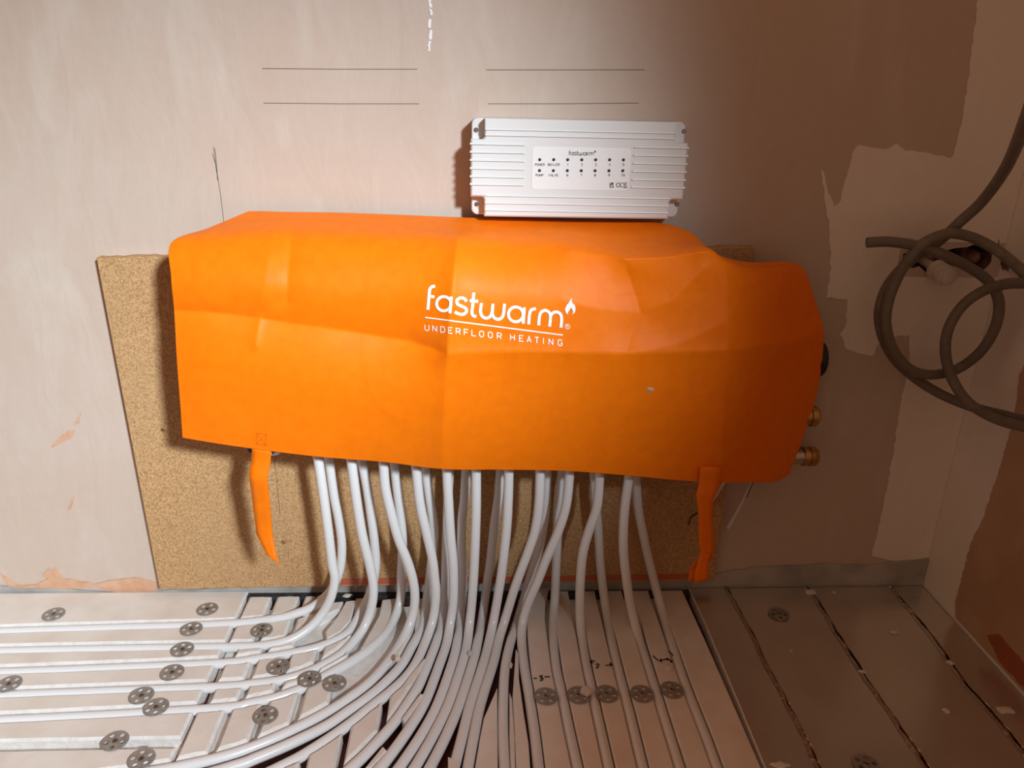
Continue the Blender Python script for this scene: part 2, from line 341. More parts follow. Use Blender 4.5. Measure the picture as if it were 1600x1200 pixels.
# ------------------------------------------------------------------ the setting
XC = atY(1445, 893, 0).x                      # the right-hand corner
XL, ZT, ZB = -1.15, 1.55, -0.024
hole = wpoly([(1406, 412), (1412, 396), (1432, 390), (1464, 391), (1500, 387), (1522, 382), (1551, 390), (1549, 408), (1538, 421), (1516, 425), (1498, 418), (1480, 412), (1466, 420), (1452, 430), (1436, 416), (1420, 418)])
hole = jagged(hole, 0.008, 0.002)
hole = [(min(x, XC - 0.012), z) for x, z in hole]
if area2(hole) > 0: hole.reverse()
outer = [(XL, ZB), (XC, ZB), (XC, ZT), (XL, ZT)]
allp = outer + hole
V = [Vector((x, 0, z)) for x, z in allp]; Fc = []; ix = []
for a, b, c in tessellate_polygon([[Vector((x, z, 0)) for x, z in outer], [Vector((x, z, 0)) for x, z in hole]]):
    s = (allp[b][0] - allp[a][0]) * (allp[c][1] - allp[a][1]) - (allp[b][1] - allp[a][1]) * (allp[c][0] - allp[a][0])
    Fc.append((a, b, c) if s > 0 else (a, c, b)); ix.append(0)
n0 = len(V); hn = len(hole)
V += [Vector((x, 0.07, z + random.uniform(-.003, .003))) for x, z in hole]
for i in range(hn):
    j = (i + 1) % hn; Fc.append((4 + i, n0 + i, n0 + j, 4 + j)); ix.append(1)
Fc.append(tuple(range(n0 + hn - 1, n0 - 1, -1))); ix.append(1)
# thickness of the wall behind
b0 = len(V); V += [Vector((x, 0.1, z)) for x, z in outer]
for i in range(4):
    j = (i + 1) % 4; Fc.append((i, b0 + i, b0 + j, j)); ix.append(0)
Fc.append((b0 + 3, b0 + 2, b0 + 1, b0)); ix.append(0)
wall = link('wall_back', mesh('wall_back', V, Fc, [M['plaster'], M['cavity']], ix)); tag(wall, 'pink skim-plastered wall behind the orange cover', None, kind='structure')

def RW3(y, z, h): return Vector((XC - h, y, z))
rw = [(0.0, ZB), (0.0, 2.4), (-1.56, 2.4), (-1.62, 1.57), (-1.71, 1.43), (-1.76, 1.40), (-1.86, 1.40), (-2.05, 1.45), (-2.75, 1.52), (-2.75, ZB)]   # side wall; its unseen stepped front edge is shaped to block the lamp
def rwp(l): 
    out = []
    for x, y in l: p = atX(x, y, XC); out.append((p.y, p.z))
    return out
wr = prism('wall_right', rw, -0.08, 0.0, 0, RW3, [M['paint']], None, (0, 0), bottom=True); tag(wr, 'painted side wall in shade at the right corner', None, kind='structure')
fl = prism('floor', [(XL, 0.02), (XC + .02, 0.02), (XC + .02, -1.6), (XL, -1.6)], -0.08, ZB, 0, FLOOR3, [M['maroon']], None, (0, 0), bottom=True); tag(fl, 'dark maroon membrane under the floor panels', None, kind='structure')

# paint left on the back wall towards the corner, and bare patches
pp = wpoly([(1530, -80), (1527, 0), (1520, 60), (1515, 110), (1507, 160), (1500, 200), (1494, 225), (1487, 246), (1462, 243), (1440, 237), (1415, 236), (1400, 224), (1388, 232), (1365, 231), (1342, 226), (1331, 240), (1324, 268), (1318, 290), (1312, 316), (1303, 322), (1293, 300), (1284, 264), (1286, 290), (1290, 320), (1296, 360), (1298, 400), (1296, 440), (1290, 465), (1323, 467), (1322, 505), (1312, 522), (1322, 545), (1350, 553), (1364, 556), (1370, 540), (1395, 527), (1422, 523), (1419, 570), (1405, 640), (1397, 700), (1380, 790), (1362, 868)])
end = [(XC - .0005, 0.035), (XC - .0005, pp[0][1])]
line = jagged(pp, 0.006, 0.0016, closed=False)
# the paint sheet keeps clear of the broken hole: build it as two pieces, above and below the hole
hz = [z for x, z in hole]; hx = [x for x, z in hole]; zt_, zb_, xl_ = max(hz) + .003, min(hz) - .003, min(hx) - .004
def clip(poly, f):   # Sutherland-Hodgman against f(p) >= 0
    out = []
    for i in range(len(poly)):
        a, b = poly[i - 1], poly[i]; fa, fb = f(a), f(b)
        if (fa >= 0) != (fb >= 0): t = fa / (fa - fb); out.append((a[0] + (b[0] - a[0]) * t, a[1] + (b[1] - a[1]) * t))
        if fb >= 0: out.append(b)
    return out
full = line + end
for f in (lambda p: p[1] - zt_, lambda p: zb_ - p[1]):
    prism('paint_patch', clip(full, f), 0.0002, 0.0010, 0, WALL3, [M['paint']], wall, (0, 0))
mid = clip(clip(clip(full, lambda p: zt_ - p[1]), lambda p: p[1] - zb_), lambda p: xl_ - p[0])
prism('paint_patch', mid, 0.0002, 0.0010, 0, WALL3, [M['paint']], wall, (0, 0))
# brown bare plaster and red patch on the side wall
bp = rwp([(1601, 566), (1592, 590), (1590, 620), (1583, 660), (1572, 700), (1560, 740), (1540, 800), (1517, 850), (1504, 900), (1493, 938)])
bp = jagged(bp, 0.006, 0.002, closed=False)
q = rwp([(1500, 940), (1597, 1066)])
prism('bare_plaster_patch', bp + [(q[0][0], 0.005), (-0.75, 0.005), (-0.75, bp[0][1])], 0.0002, 0.0008, 0, RW3, [M['bare']], wr, (0, 0))
prism('damp_red_patch', jagged(rwp([(1543, 992), (1560, 990), (1580, 1012), (1600, 1035), (1640, 1090), (1598, 1072), (1560, 1030)]), .01, .002), 0.0009, 0.0014, 0, RW3, [M['redplaster']], wr, (0, 0))
# salmon plaster scars on the left of the back wall
for l in ([(78, 700), (92, 684), (106, 673), (118, 672), (112, 684), (96, 692)], [(117, 664), (122, 650), (127, 643), (125, 660)], [(107, 798), (112, 780), (116, 775), (112, 795)],
          [(0, 894), (30, 914), (60, 912), (80, 900), (120, 906), (150, 912), (175, 906), (215, 902), (246, 910), (246, 924), (200, 928), (165, 922), (150, 915), (110, 920), (70, 922), (40, 926), (15, 916)],
          [(66, 899), (76, 888), (90, 893), (98, 904), (84, 905)], [(88, 886), (84, 892), (92, 902), (96, 898)]):
    sk = globals().get('sk', 0) + 1
    prism('plaster_scar', jagged(wpoly(l), .006, .0014), 0.0002, 0.0009 + .0004 * sk, 0, WALL3, [M['scar']], wall, (0, 0))
# pencil lines and white crack
def wline(name, l, wd, m, h=0.0007): strokes_obj(name, [(wpoly(l), wd, False)], lambda u, v: Vector((u, -h, v)), m, wall)
for l in ([(410, 107), (530, 108), (652, 108)], [(412, 161), (530, 162), (655, 162)], [(760, 109), (880, 109), (1007, 109)], [(762, 162), (880, 162), (998, 161)]): wline('pencil_line', l, 0.0007, M['pencil'])
wline('pencil_line', [(334, 229), (338, 262), (345, 305), (350, 346)], 0.0007, M['pencil'])
wline('pencil_line', [(332, 240), (337, 256), (341, 282)], 0.0007, M['pencil'])
wline('pencil_line', [(336, 232), (339, 258), (340, 280)], 0.0006, M['pencil'])
for l in ([(671, -4), (673, 12)], [(672, 14), (674, 24)], [(672, 30), (671, 44)], [(673, 47), (672, 62)], [(672, 64), (670, 80)]):
    prism('white_filler_crack', jagged(wpoly([(l[0][0] - 2, l[0][1]), (l[0][0] + 2, l[0][1]), (l[1][0] + 2, l[1][1]), (l[1][0] - 1.5, l[1][1])]), .003, .0012), 0.0002, 0.001, 0, WALL3, [M['print']], wall, (0, 0))

# grey base coat along the foot of the walls
gtop = wpoly([(-80, 912), (0, 914), (60, 918), (120, 920), (180, 925), (245, 922), (330, 918), (470, 914), (620, 910), (800, 905), (1000, 902), (1110, 898), (1140, 890), (1200, 884), (1300, 880), (1360, 882), (1446, 871)])
gtop = jagged(gtop, 0.02, 0.002, closed=False); gtop[-1] = (XC - .0005, gtop[-1][1])
bb = prism('baseboard_back', [(gtop[0][0], ZB)] + gtop + [(XC - .0005, ZB)], 0.0, 0.005, 0.001, WALL3, [M['concrete']], None, (0, 0)); tag(bb, 'rough grey base coat strip along the foot of the back wall', None, kind='structure')
foam = prism('trim_1', jagged([(-0.62, -0.002), (XC - .01, -0.002), (XC - .01, -0.019), (-0.62, -0.019)], .012, .0015), ZB, -0.006, 0.002, FLOOR3, [M['foam']], None, (0, 0)); tag(foam, 'black foam edging in the gap between panels and wall', None, kind='structure')

# ------------------------------------------------------------------ chipboard backing
cb = wpoly([(150, 403), (1180, 386), (1117, 907), (249, 921)], -0.02)
def CB3(u, v, h): return Vector((u, -h, v))
cbe = empty('chipboard_backing', (0.5 * (cb[2][0] + cb[3][0]), -0.01, min(cb[2][1], cb[3][1]))); tag(cbe, 'large tan chipboard sheet fixed to the wall behind the orange cover', 'board')
cbp = [cb[3], cb[2]] + jagged([cb[1], cb[0]], .012, .0012, closed=False)
prism('sheet', cbp, 0.0008, 0.02, 0.0012, CB3, [M['chip']], cbe, (0, 0), bottom=True)
rp = wpoly([(525, 905), (1090, 897), (1088, 905), (525, 914)], -0.021)
prism('red_bottom_strip', rp, 0.0195, 0.0208, 0, CB3, [M['redtape']], cbe, (0, 0))
strokes_obj('pencil_line', [(wpoly([(429, 716), (433, 760), (438, 806)], -0.02), 0.0007, False), (wpoly([(434, 846), (443, 847), (457, 845)], -0.02), 0.0007, False)], lambda u, v: Vector((u, -0.0204, v)), M['pencil'], cbe)
for px, py in ((443, 847), (255, 672)):
    p = atY(px, py, -0.02); s = lathe('screw', [(0, .004), (.0008, .004), (.0016, .0026)], p, Vector((0, -1, 0)), M['brass'], cbe, 12)

# ------------------------------------------------------------------ orange cover
# control net: rows from the back edge on the wall, over the front fold, down to the hem; each entry (px, py, distance from the wall)
NET = [
 [(388, 330, .024), (412, 330, .024), (445, 331, .024), (520, 332, .024), (610, 335, .024), (705, 339, .024), (800, 342, .024), (890, 345, .026), (965, 346, .03), (1036, 349, .04), (1082, 365, .07), (1112, 394, .10), (1165, 409, .085), (1222, 409, .06), (1250, 413, .045)],
 [(326, 356, .072), (365, 349, .066), (420, 346, .066), (506, 347, .066), (600, 350, .066), (704, 354, .068), (800, 358, .072), (890, 364, .088), (968, 372, .09), (1044, 372, .09), (1094, 382, .105), (1128, 404, .115), (1170, 414, .095), (1226, 413, .065), (1254, 418, .048)],
 [(268, 379, .122), (325, 376, .120), (410, 372, .118), (500, 374, .120), (600, 377, .122), (706, 381, .126), (800, 387, .130), (890, 395, .138), (975, 405, .146), (1050, 403, .150), (1105, 394, .152), (1138, 412, .150), (1182, 425, .122), (1232, 423, .080), (1261, 430, .055)],
 [(267, 432, .150), (325, 433, .155), (408, 436, .159), (500, 440, .161), (600, 444, .163), (706, 450, .170), (800, 455, .172), (895, 460, .170), (985, 452, .160), (1055, 462, .166), (1112, 462, .166), (1145, 464, .160), (1195, 466, .128), (1245, 466, .086), (1274, 470, .058)],
 [(272, 487, .158), (328, 491, .162), (406, 498, .162), (500, 514, .164), (600, 528, .165), (700, 553, .172), (800, 549, .174), (900, 551, .174), (995, 552, .174), (1060, 552, .172), (1115, 551, .170), (1148, 548, .162), (1200, 540, .130), (1255, 530, .088), (1287, 524, .058)],
 [(276, 560, .158), (330, 570, .164), (406, 580, .168), (500, 595, .170), (600, 610, .170), (697, 628, .172), (795, 630, .170), (895, 632, .172), (990, 632, .172), (1060, 634, .170), (1112, 636, .168), (1145, 634, .158), (1195, 628, .128), (1244, 620, .088), (1277, 612, .058)],
 [(282, 640, .150), (335, 650, .156), (408, 660, .160), (500, 675, .162), (600, 684, .162), (692, 694, .162), (790, 696, .162), (890, 698, .163), (985, 704, .163), (1058, 710, .162), (1110, 712, .160), (1140, 710, .148), (1184, 704, .122), (1225, 698, .086), (1254, 686, .060)],
 [(285, 684, .146), (338, 693, .150), (408, 703, .154), (500, 714, .155), (600, 722, .154), (691, 733, .152), (785, 734, .154), (885, 736, .154), (980, 743, .155), (1055, 750, .155), (1106, 753, .152), (1136, 754, .142), (1176, 754, .118), (1210, 753, .088), (1233, 742, .062)],
]
def sdist(p, line):
    best = 1e9; side = 0; tt = 0
    for i in range(len(line) - 1):
        a, b = line[i], line[i + 1]; e = b - a; t = max(0, min(1, (p - a).dot(e) / e.length_squared)); d = (p - a - e * t)
        if d.length < best: best = d.length; side = 1 if e.x * (p - a).y - e.y * (p - a).x > 0 else -1; tt = (i + t) / (len(line) - 1)
    return best, side, tt
CRE = [  # polyline, height (mm, + towards the viewer), half width px, one-sidedness
 (V2([(716, 366), (707, 450), (700, 553)]), 11.5, 34), (V2([(700, 553), (694, 640), (689, 735)]), 4.5, 24),
 (V2([(268, 484), (330, 488), (405, 497), (450, 505), (560, 520), (640, 533), (700, 553)]), -7.5, 26),
 (V2([(700, 553), (800, 549), (980, 552), (1140, 548), (1290, 524)]), 5.0, 26),
 (V2([(458, 340), (452, 400), (448, 470)]), -3.6, 18), (V2([(432, 345), (420, 400), (408, 470)]), 1.6, 18),
 (V2([(406, 498), (402, 520), (400, 540)]), 2.0, 8),
 (V2([(1000, 487), (975, 405)]), -3.2, 18), (V2([(1000, 487), (1050, 470), (1100, 420)]), 4.0, 24), (V2([(1000, 487), (940, 484), (880, 470)]), 1.8, 22), (V2([(1000, 487), (985, 520), (978, 552)]), -2.5, 18),
 (V2([(975, 405), (1040, 402), (1105, 393)]), 9.0, 14), (V2([(890, 392), (940, 398), (975, 405)]), 4.0, 14),
 (V2([(980, 552), (1060, 538), (1130, 505)]), 2.5, 24), (V2([(1135, 410), (1138, 550), (1126, 750)]), 3.0, 22), (V2([(960, 560), (955, 640), (945, 738)]), 2.0, 26),
 (V2([(640, 533), (560, 600), (520, 690)]), -2.0, 45), (V2([(880, 560), (860, 640), (840, 734)]), -2.0, 40),
]
BBX = {id(l): (min(p.x for p in l), max(p.x for p in l), min(p.y for p in l), max(p.y for p in l)) for l, a_, w_ in CRE}
def cover_surface():
    NU, NV = 30, 26     # samples per span
    rows = [cr([Vector((x, y, d * 1000)) for x, y, d in r], NU) for r in NET]
    cols = list(zip(*rows)); grid = [cr(list(c), NV) for c in cols]      # grid[u][v]
    # a crisper fold along the front top edge comes from the creases below
    P = []
    for u, c in enumerate(grid):
        col = []
        for v, q in enumerate(c):
            p = Vector((q.x, q.y)); h = 0.0
            vv = v / NV
            for line, amp, wd in CRE:
                bx = BBX[id(line)]
                if p.x < bx[0] - 4 * wd or p.x > bx[1] + 4 * wd or p.y < bx[2] - 4 * wd or p.y > bx[3] + 4 * wd: continue
                d, s, t = sdist(p, line)
                if d < wd * 4: h += amp * math.exp(-d / wd)
            h *= max(0.0, min(1.0, (vv - 0.9) / 0.9)) * 1.5 
            h += 1.2 * math.sin(p.x * 0.021 + 1) * math.sin(p.y * 0.027 + p.x * 0.006) * min(1, max(0, vv - 1))
            Y = -(q.z + h) / 1000
            col.append(atY(q.x, q.y, Y))
        P.append(col)
    return P
P = cover_surface(); nu, nv = len(P), len(P[0])
V = [p for c in P for p in c]; Fc = [(i * nv + j, i * nv + j + 1, (i + 1) * nv + j + 1, (i + 1) * nv + j) for i in range(nu - 1) for j in range(nv - 1)]
hem = P[0][-1]
cover = empty('orange_cover', (P[nu // 2][-1].x, -0.1, P[nu // 2][-1].z)); tag(cover, 'orange fabric manifold cover printed with white lettering', 'cover')
cme = mesh('fabric_body', V, Fc, M['orange'], smooth=True)
body = link('fabric_body', cme, cover)
so = body.modifiers.new('thickness', 'SOLIDIFY'); so.thickness = 0.0012; so.offset = -1
bvh = BVHTree.FromPolygons(V, Fc)
def on_cover(px, py, lift=0.0012):
    d = raydir(px, py).normalized(); h = bvh.ray_cast(CAM, d)
    p = h[0] if h[0] is not None else atY(px, py, -0.165)
    return p - d * lift
# print
def LG(u, v): return on_cover(640 + u / 5.714, 420 + v / 5.714)
st = [(dens(s, 8), 27, False) for s in BRAND] + [(s, 26, True) for s in BRAND_O]
strokes_obj('brand_lettering', st, LG, M['print'], cover)
strokes_obj('underline', [(dens([(138, 434), (1368, 592)], 12), 12, False)], LG, M['print'], cover)
tg = []
for ch, x in zip('UNDERFLOORHEATING', (136, 205, 276, 345, 415, 487, 556, 624, 702, 782, 900, 980, 1048, 1118, 1176, 1243, 1325)):
    k = 50 / 6; y0 = 500 + (x - 136) * 0.112
    for s in GL[ch]: tg.append((dens([(x + a * k * 1.08, y0 + b * k + a * k * 0.112) for a, b in s], 12), 8.5, False))
strokes_obj('tagline_lettering', tg, LG, M['print'], cover)
fp = FLAME; fv = [LG(a, b) for a, b in fp]
me = mesh('flame_mark', fv, [tuple(t) for t in tessellate_polygon([[Vector((a, b, 0)) for a, b in fp]])], M['print']); link('flame_mark', me, cover)
strokes_obj('registered_mark', [(circ(1408, 516, 21, 20), 5, True), ([(1400, 528), (1400, 505), (1412, 505), (1415, 512), (1410, 517), (1401, 517)], 4, False), ([(1408, 517), (1416, 528)], 4, False)], LG, M['print'], cover)
# stitched square above the left tie
sq = [(401, 677), (416, 679), (415, 696), (400, 694)]
seg = []
for i in range(4):
    a, b = Vector(sq[i]), Vector(sq[(i + 1) % 4])
    for k in range(6): seg.append(([a.lerp(b, k / 6 + .02), a.lerp(b, k / 6 + .11)], 0.9, False))
for i in (0, 1):
    a, b = Vector(sq[i]), Vector(sq[i + 2])
    for k in range(7): seg.append(([a.lerp(b, k / 7 + .03), a.lerp(b, k / 7 + .10)], 0.8, False))
strokes_obj('stitching', seg, lambda u, v: on_cover(u, v, 0.0009), M['stitch'], cover)
# ties
def tie(name, L, R, Ys, extra=None):
    l = [Vector((a, b, y)) for (a, b), y in zip(L, Ys)]; r = [Vector((a, b, y)) for (a, b), y in zip(R, Ys)]
    sub = lambda p: [p[i].lerp(p[i + 1], k / 3) for i in range(len(p) - 1) for k in range(3)] + [p[-1]]
    l, r = sub(l), sub(r)
    V, Fc = [], []
    for a, b in zip(l, r):
        for t in (0, .33, .67, 1): q = a.lerp(b, t); V.append(atY(q.x, q.y, -q.z))
    for i in range(len(l) - 1):
        for k in range(3): Fc.append((4 * i + k, 4 * i + k + 1, 4 * i + k + 5, 4 * i + k + 4))
    o = link(name, mesh(name, V, Fc, M['orange'], smooth=True), cover)
    m = o.modifiers.new('thickness', 'SOLIDIFY'); m.thickness = 0.001
    return o
tie('tie_strap', [(394, 698), (393, 720), (389, 742), (393, 770), (401, 834), (418, 868), (435, 880)], [(424, 702), (423, 722), (418, 748), (421, 775), (426, 834), (432, 866), (437, 881)], [.152, .150, .156, .150, .140, .15, .16])
tie('tie_strap', [(1094, 728), (1092, 756), (1088, 772), (1091, 800), (1092, 850), (1095, 866), (1078, 888), (1075, 908)], [(1125, 730), (1126, 756), (1115, 780), (1113, 815), (1117, 858), (1112, 872), (1094, 882), (1086, 907)], [.164, .160, .164, .156, .150, .148, .138, .135])
tie('tie_strap_end', [(1094, 862), (1092, 872), (1086, 892), (1085, 912)], [(1112, 866), (1107, 880), (1107, 892), (1107, 905)], [.150, .152, .156, .158])
sp = on_cover(1016, 609, 0.0)
sv = [on_cover(1016 + r * math.cos(a), 609 + r * .7 * math.sin(a), 0.0022 if r < 3 else 0.0004) for r in (6, 2.5) for a in [k * 0.7854 + .2 * r for k in range(8)]]
spl = link('plaster_splash', mesh('plaster_splash', sv, [(k, (k + 1) % 8, 8 + (k + 1) % 8, 8 + k) for k in range(8)] + [tuple(range(8, 16))], M['scar']), None); tag(spl, 'tiny pale plaster splash stuck on the right half of the orange cover', 'splash')

# ------------------------------------------------------------------ manifold under the cover
mf = empty('heating_manifold', tuple(atY(720, 690, -0.08))); tag(mf, 'brass and nickel pipe manifold mostly hidden behind the orange cover', 'manifold')
def rail(py, Y, px0, px1, r=0.016):
    a, b = atY(px0, py, Y), atY(px1, py, Y); b.z = a.z = 0.5 * (a.z + b.z); tube('rail', [a, a.lerp(b, .5), b], r, M['nickel'], mf, 16)
rail(640, -0.105, 420, 1090); rail(560, -0.055, 420, 1090)
def endcap(px, py, Y, r, ln, extra):
    p = atY(px, py, Y); ax = Vector((1, 0, 0))
    lathe('outlet_tube', [(-.10, r * .78), (extra, r * .78)], p - ax * .0, ax, M['nickel'], mf, 20)
    lathe('brass_nut', [(extra, r * .8), (extra + .001, r), (extra + .009, r), (extra + .010, r * .86), (extra + .012, r * .86), (extra + .013, r * 1.02), (extra + .022, r * 1.02), (extra + .027, r * .82), (extra + .028, r * .3)], p, ax, M['brass'], mf, 6 if False else 14, True)
endcap(1244, 650, -0.045, .0178, .02, .010)
endcap(1238, 713, -0.045, .0172, .02, .016)
p = atY(1264, 560, -0.03)
lathe('black_knob', [(-.05, .018), (0, .029), (.004, .0305), (.018, .0305), (.021, .028), (.022, .01)], p, Vector((1, 0, 0)), M['black'], mf, 24)
p = atY(429, 704, -0.10); lathe('chrome_drain_cap', [(0, .010), (.004, .0125), (.012, .0125), (.016, .010), (.017, .003)], p + Vector((0, 0, .012)), Vector((0, 0, -1)), M['chrome'], mf, 20)
p = atY(394, 700, -0.10); lathe('blue_drain_knob', [(0, .006), (.006, .008), (.016, .008), (.018, .004)], p + Vector((0, 0, .012)), Vector((0, 0, -1)), M['blue'], mf, 16)

# ------------------------------------------------------------------ wiring centre
CY = 0.056
tl, tr, brp, bl = [atY(x, y, -CY) for x, y in ((735, 187), (1077, 189), (1066, 342), (736, 339))]
X0, X1 = 0.5 * (tl.x + bl.x), 0.5 * (tr.x + brp.x); Z1, Z0 = 0.5 * (tl.z + tr.z), 0.5 * (bl.z + brp.z)
W_, H_ = X1 - X0, Z1 - Z0
wc = empty('wiring_centre', (0.5 * (X0 + X1), -0.02, Z0)); tag(wc, 'white ribbed plastic control box with rows of black indicator dots', 'control box')
def BX3(u, v, h): return Vector((X0 + u, -h, Z0 + v))
def rrect(x0, y0, x1, y1, r, n=5):
    out = []
    for cx, cy, a in ((x1 - r, y0 + r, -90), (x1 - r, y1 - r, 0), (x0 + r, y1 - r, 90), (x0 + r, y0 + r, 180)):
        out += [(cx + r * math.cos(math.radians(a + 90 * k / n)), cy + r * math.sin(math.radians(a + 90 * k / n))) for k in range(n + 1)]
    return out
prism('back_case', rrect(0.001, 0.0, W_ - .001, H_, .009), 0.0008, 0.036, 0.0015, BX3, [M['abs']], wc, (0, 0))
nw, nh, r = 0.020, 0.029, 0.005
def arc(cx, cy, r, a0, a1, n=4): return [(cx + r * math.cos(math.radians(a0 + (a1 - a0) * k / n)), cy + r * math.sin(math.radians(a0 + (a1 - a0) * k / n))) for k in range(n + 1)]
fp = [(nw, 0)] + [(W_ - nw, 0)] + arc(W_ - nw + r, nh - r, r, 180, 90) + [(W_, nh), (W_, H_ - nh)] + arc(W_ - nw + r, H_ - nh + r, r, 270, 180) + [(W_ - nw, H_), (nw, H_)] + arc(nw - r, H_ - nh + r, r, 0, -90) + [(0, H_ - nh), (0, nh)] + arc(nw - r, nh - r, r, 90, 0)
prism('front_lid', fp, 0.0355, CY, 0.0022, BX3, [M['abs']], wc, (0, 0))
def rib(u0, u1, v, hh=.0024):
    prof = [(v - .0009, 0), (v - .0005, hh), (v + .0009, hh * .8), (v + .0022, 0)]
    V = [BX3(u, a, CY + b - .0002) for u in (u0, u1) for a, b in prof]
    link('rib', mesh('rib', V, [(0, 4, 5, 1), (1, 5, 6, 2), (2, 6, 7, 3), (0, 1, 2, 3), (7, 6, 5, 4)], M['abs']), wc)
def vy(py): return atY(900, py, -CY).z - Z0
for py in (205, 214): rib(nw + .001, W_ - nw - .001, vy(py))
for py in (308, 319.5, 330.5): rib(nw + .001, W_ - nw - .001, vy(py))
for py in (228.3, 241, 253.6, 266.3, 279, 291): rib(-0.0012, 0.079, vy(py)); rib(W_ - .0795, W_ + .0012, vy(py))
# ridge highlight along the upper bevel
prism('upper_bevel', [(nw, H_ - .0165), (W_ - nw, H_ - .0165), (W_ - nw, H_ - .001), (nw, H_ - .001)], CY - .001, CY + .0012, .0011, BX3, [M['abs']], wc, (0, 0))
lp = [atY(x, y, -CY) for x, y in ((831, 230), (986, 231), (982, 297), (831, 297))]
lx0, lx1 = 0.5 * (lp[0].x + lp[3].x) - X0, 0.5 * (lp[1].x + lp[2].x) - X0; lz1, lz0 = 0.5 * (lp[0].z + lp[1].z) - Z0, 0.5 * (lp[2].z + lp[3].z) - Z0
lab = prism('label_plate', rrect(lx0, lz0, lx1, lz1, .005), CY - .0005, CY + .0005, .0003, BX3, [M['label']], wc, (0, 0))
def LP(px, py):
    p = atY(px, py, -CY - .0008); return Vector((p.x, -CY - .0008, p.z))
def cl(x, y): return 820 + x * 0.1125, 225 + y * 0.1125
dots1 = [(208, 216), (403, 216), (597, 217), (792, 218), (985, 218), (1179, 218), (1371, 219)]; dots2 = [(205, 368), (398, 369), (592, 369), (785, 370), (977, 370), (1170, 370), (1362, 370)]
for d in dots1 + dots2:
    p = LP(*cl(*d)); lathe('indicator_dot', [(0, .0022), (.0004, .0022), (.0006, .0018)], p, Vector((0, -1, 0)), M['ink'], wc, 14)
ts = []
def pxs(s): return [([(820 + a * 0.1125, 225 + b * 0.1125) for a, b in pts], wd * 0.1125, c) for pts, wd, c in s]
for s, (x, y) in zip(('POWER', 'BOILER', '1', '2', '3', '4', '5'), dots1): ts += text_strokes(s, x, 272, 30, 5.5)
for s, (x, y) in zip(('PUMP', 'VALVE', '6', '7', '8', '9', '10'), dots2): ts += text_strokes(s, x, 418, 30, 5.5)
ts += text_strokes('UK', 1208, 536, 30, 9, adv=6) + text_strokes('CA', 1208, 575, 30, 9, adv=6)
ts += [(circ(1300, 569, 28, 10, 60, 300), 9, False), (circ(1345, 569, 28, 10, 60, 300), 9, False), ([(1318, 569), (1340, 569)], 8, False)]
ts += [([(1368, 540), (1416, 540)], 6, False), ([(1374, 542), (1382, 586), (1404, 586), (1411, 542)], 5, False), ([(1366, 536), (1420, 590)], 4, False), ([(1420, 536), (1366, 590)], 4, False), ([(1368, 605), (1420, 605)], 12, False)]
strokes_obj('printed_text', pxs(ts), LP, M['ink'], lab)
k = (955 - 612) / (1365 - 148.0)
def bl_(a, b): return 612 + (a - 148) * k, 95 + (b - 156 - (a - 148) * 0.128) * 0.285
bs = [([bl_(*q) for q in s], 8, False) for s in BRAND] + [([bl_(*q) for q in s], 8, True) for s in BRAND_O]
strokes_obj('brand_lettering', pxs(bs), LP, M['ink'], lab)
fq = [LP(*cl(*bl_(a, b + 20))) for a, b in FLAME]; link('flame_mark', mesh('flame_mark', fq, [tuple(t) for t in tessellate_polygon([[Vector((a, b, 0)) for a, b in FLAME]])], M['ink']), lab)
for px, py in ((744, 203), (1069, 205), (745, 319), (1058, 319)):
    p = atY(px, py, -0.037); lathe('screw', [(0, .0034), (.0012, .0034), (.002, .0024)], Vector((p.x, -.036, p.z)), Vector((0, -1, 0)), M['screw'], wc, 14)
    strokes_obj('screw_slot', [([(p.x - .0018, p.z - .0012), (p.x + .0018, p.z + .0012)], .0008, False)], lambda u, v: Vector((u, -.0382, v)), M['slot'], wc)

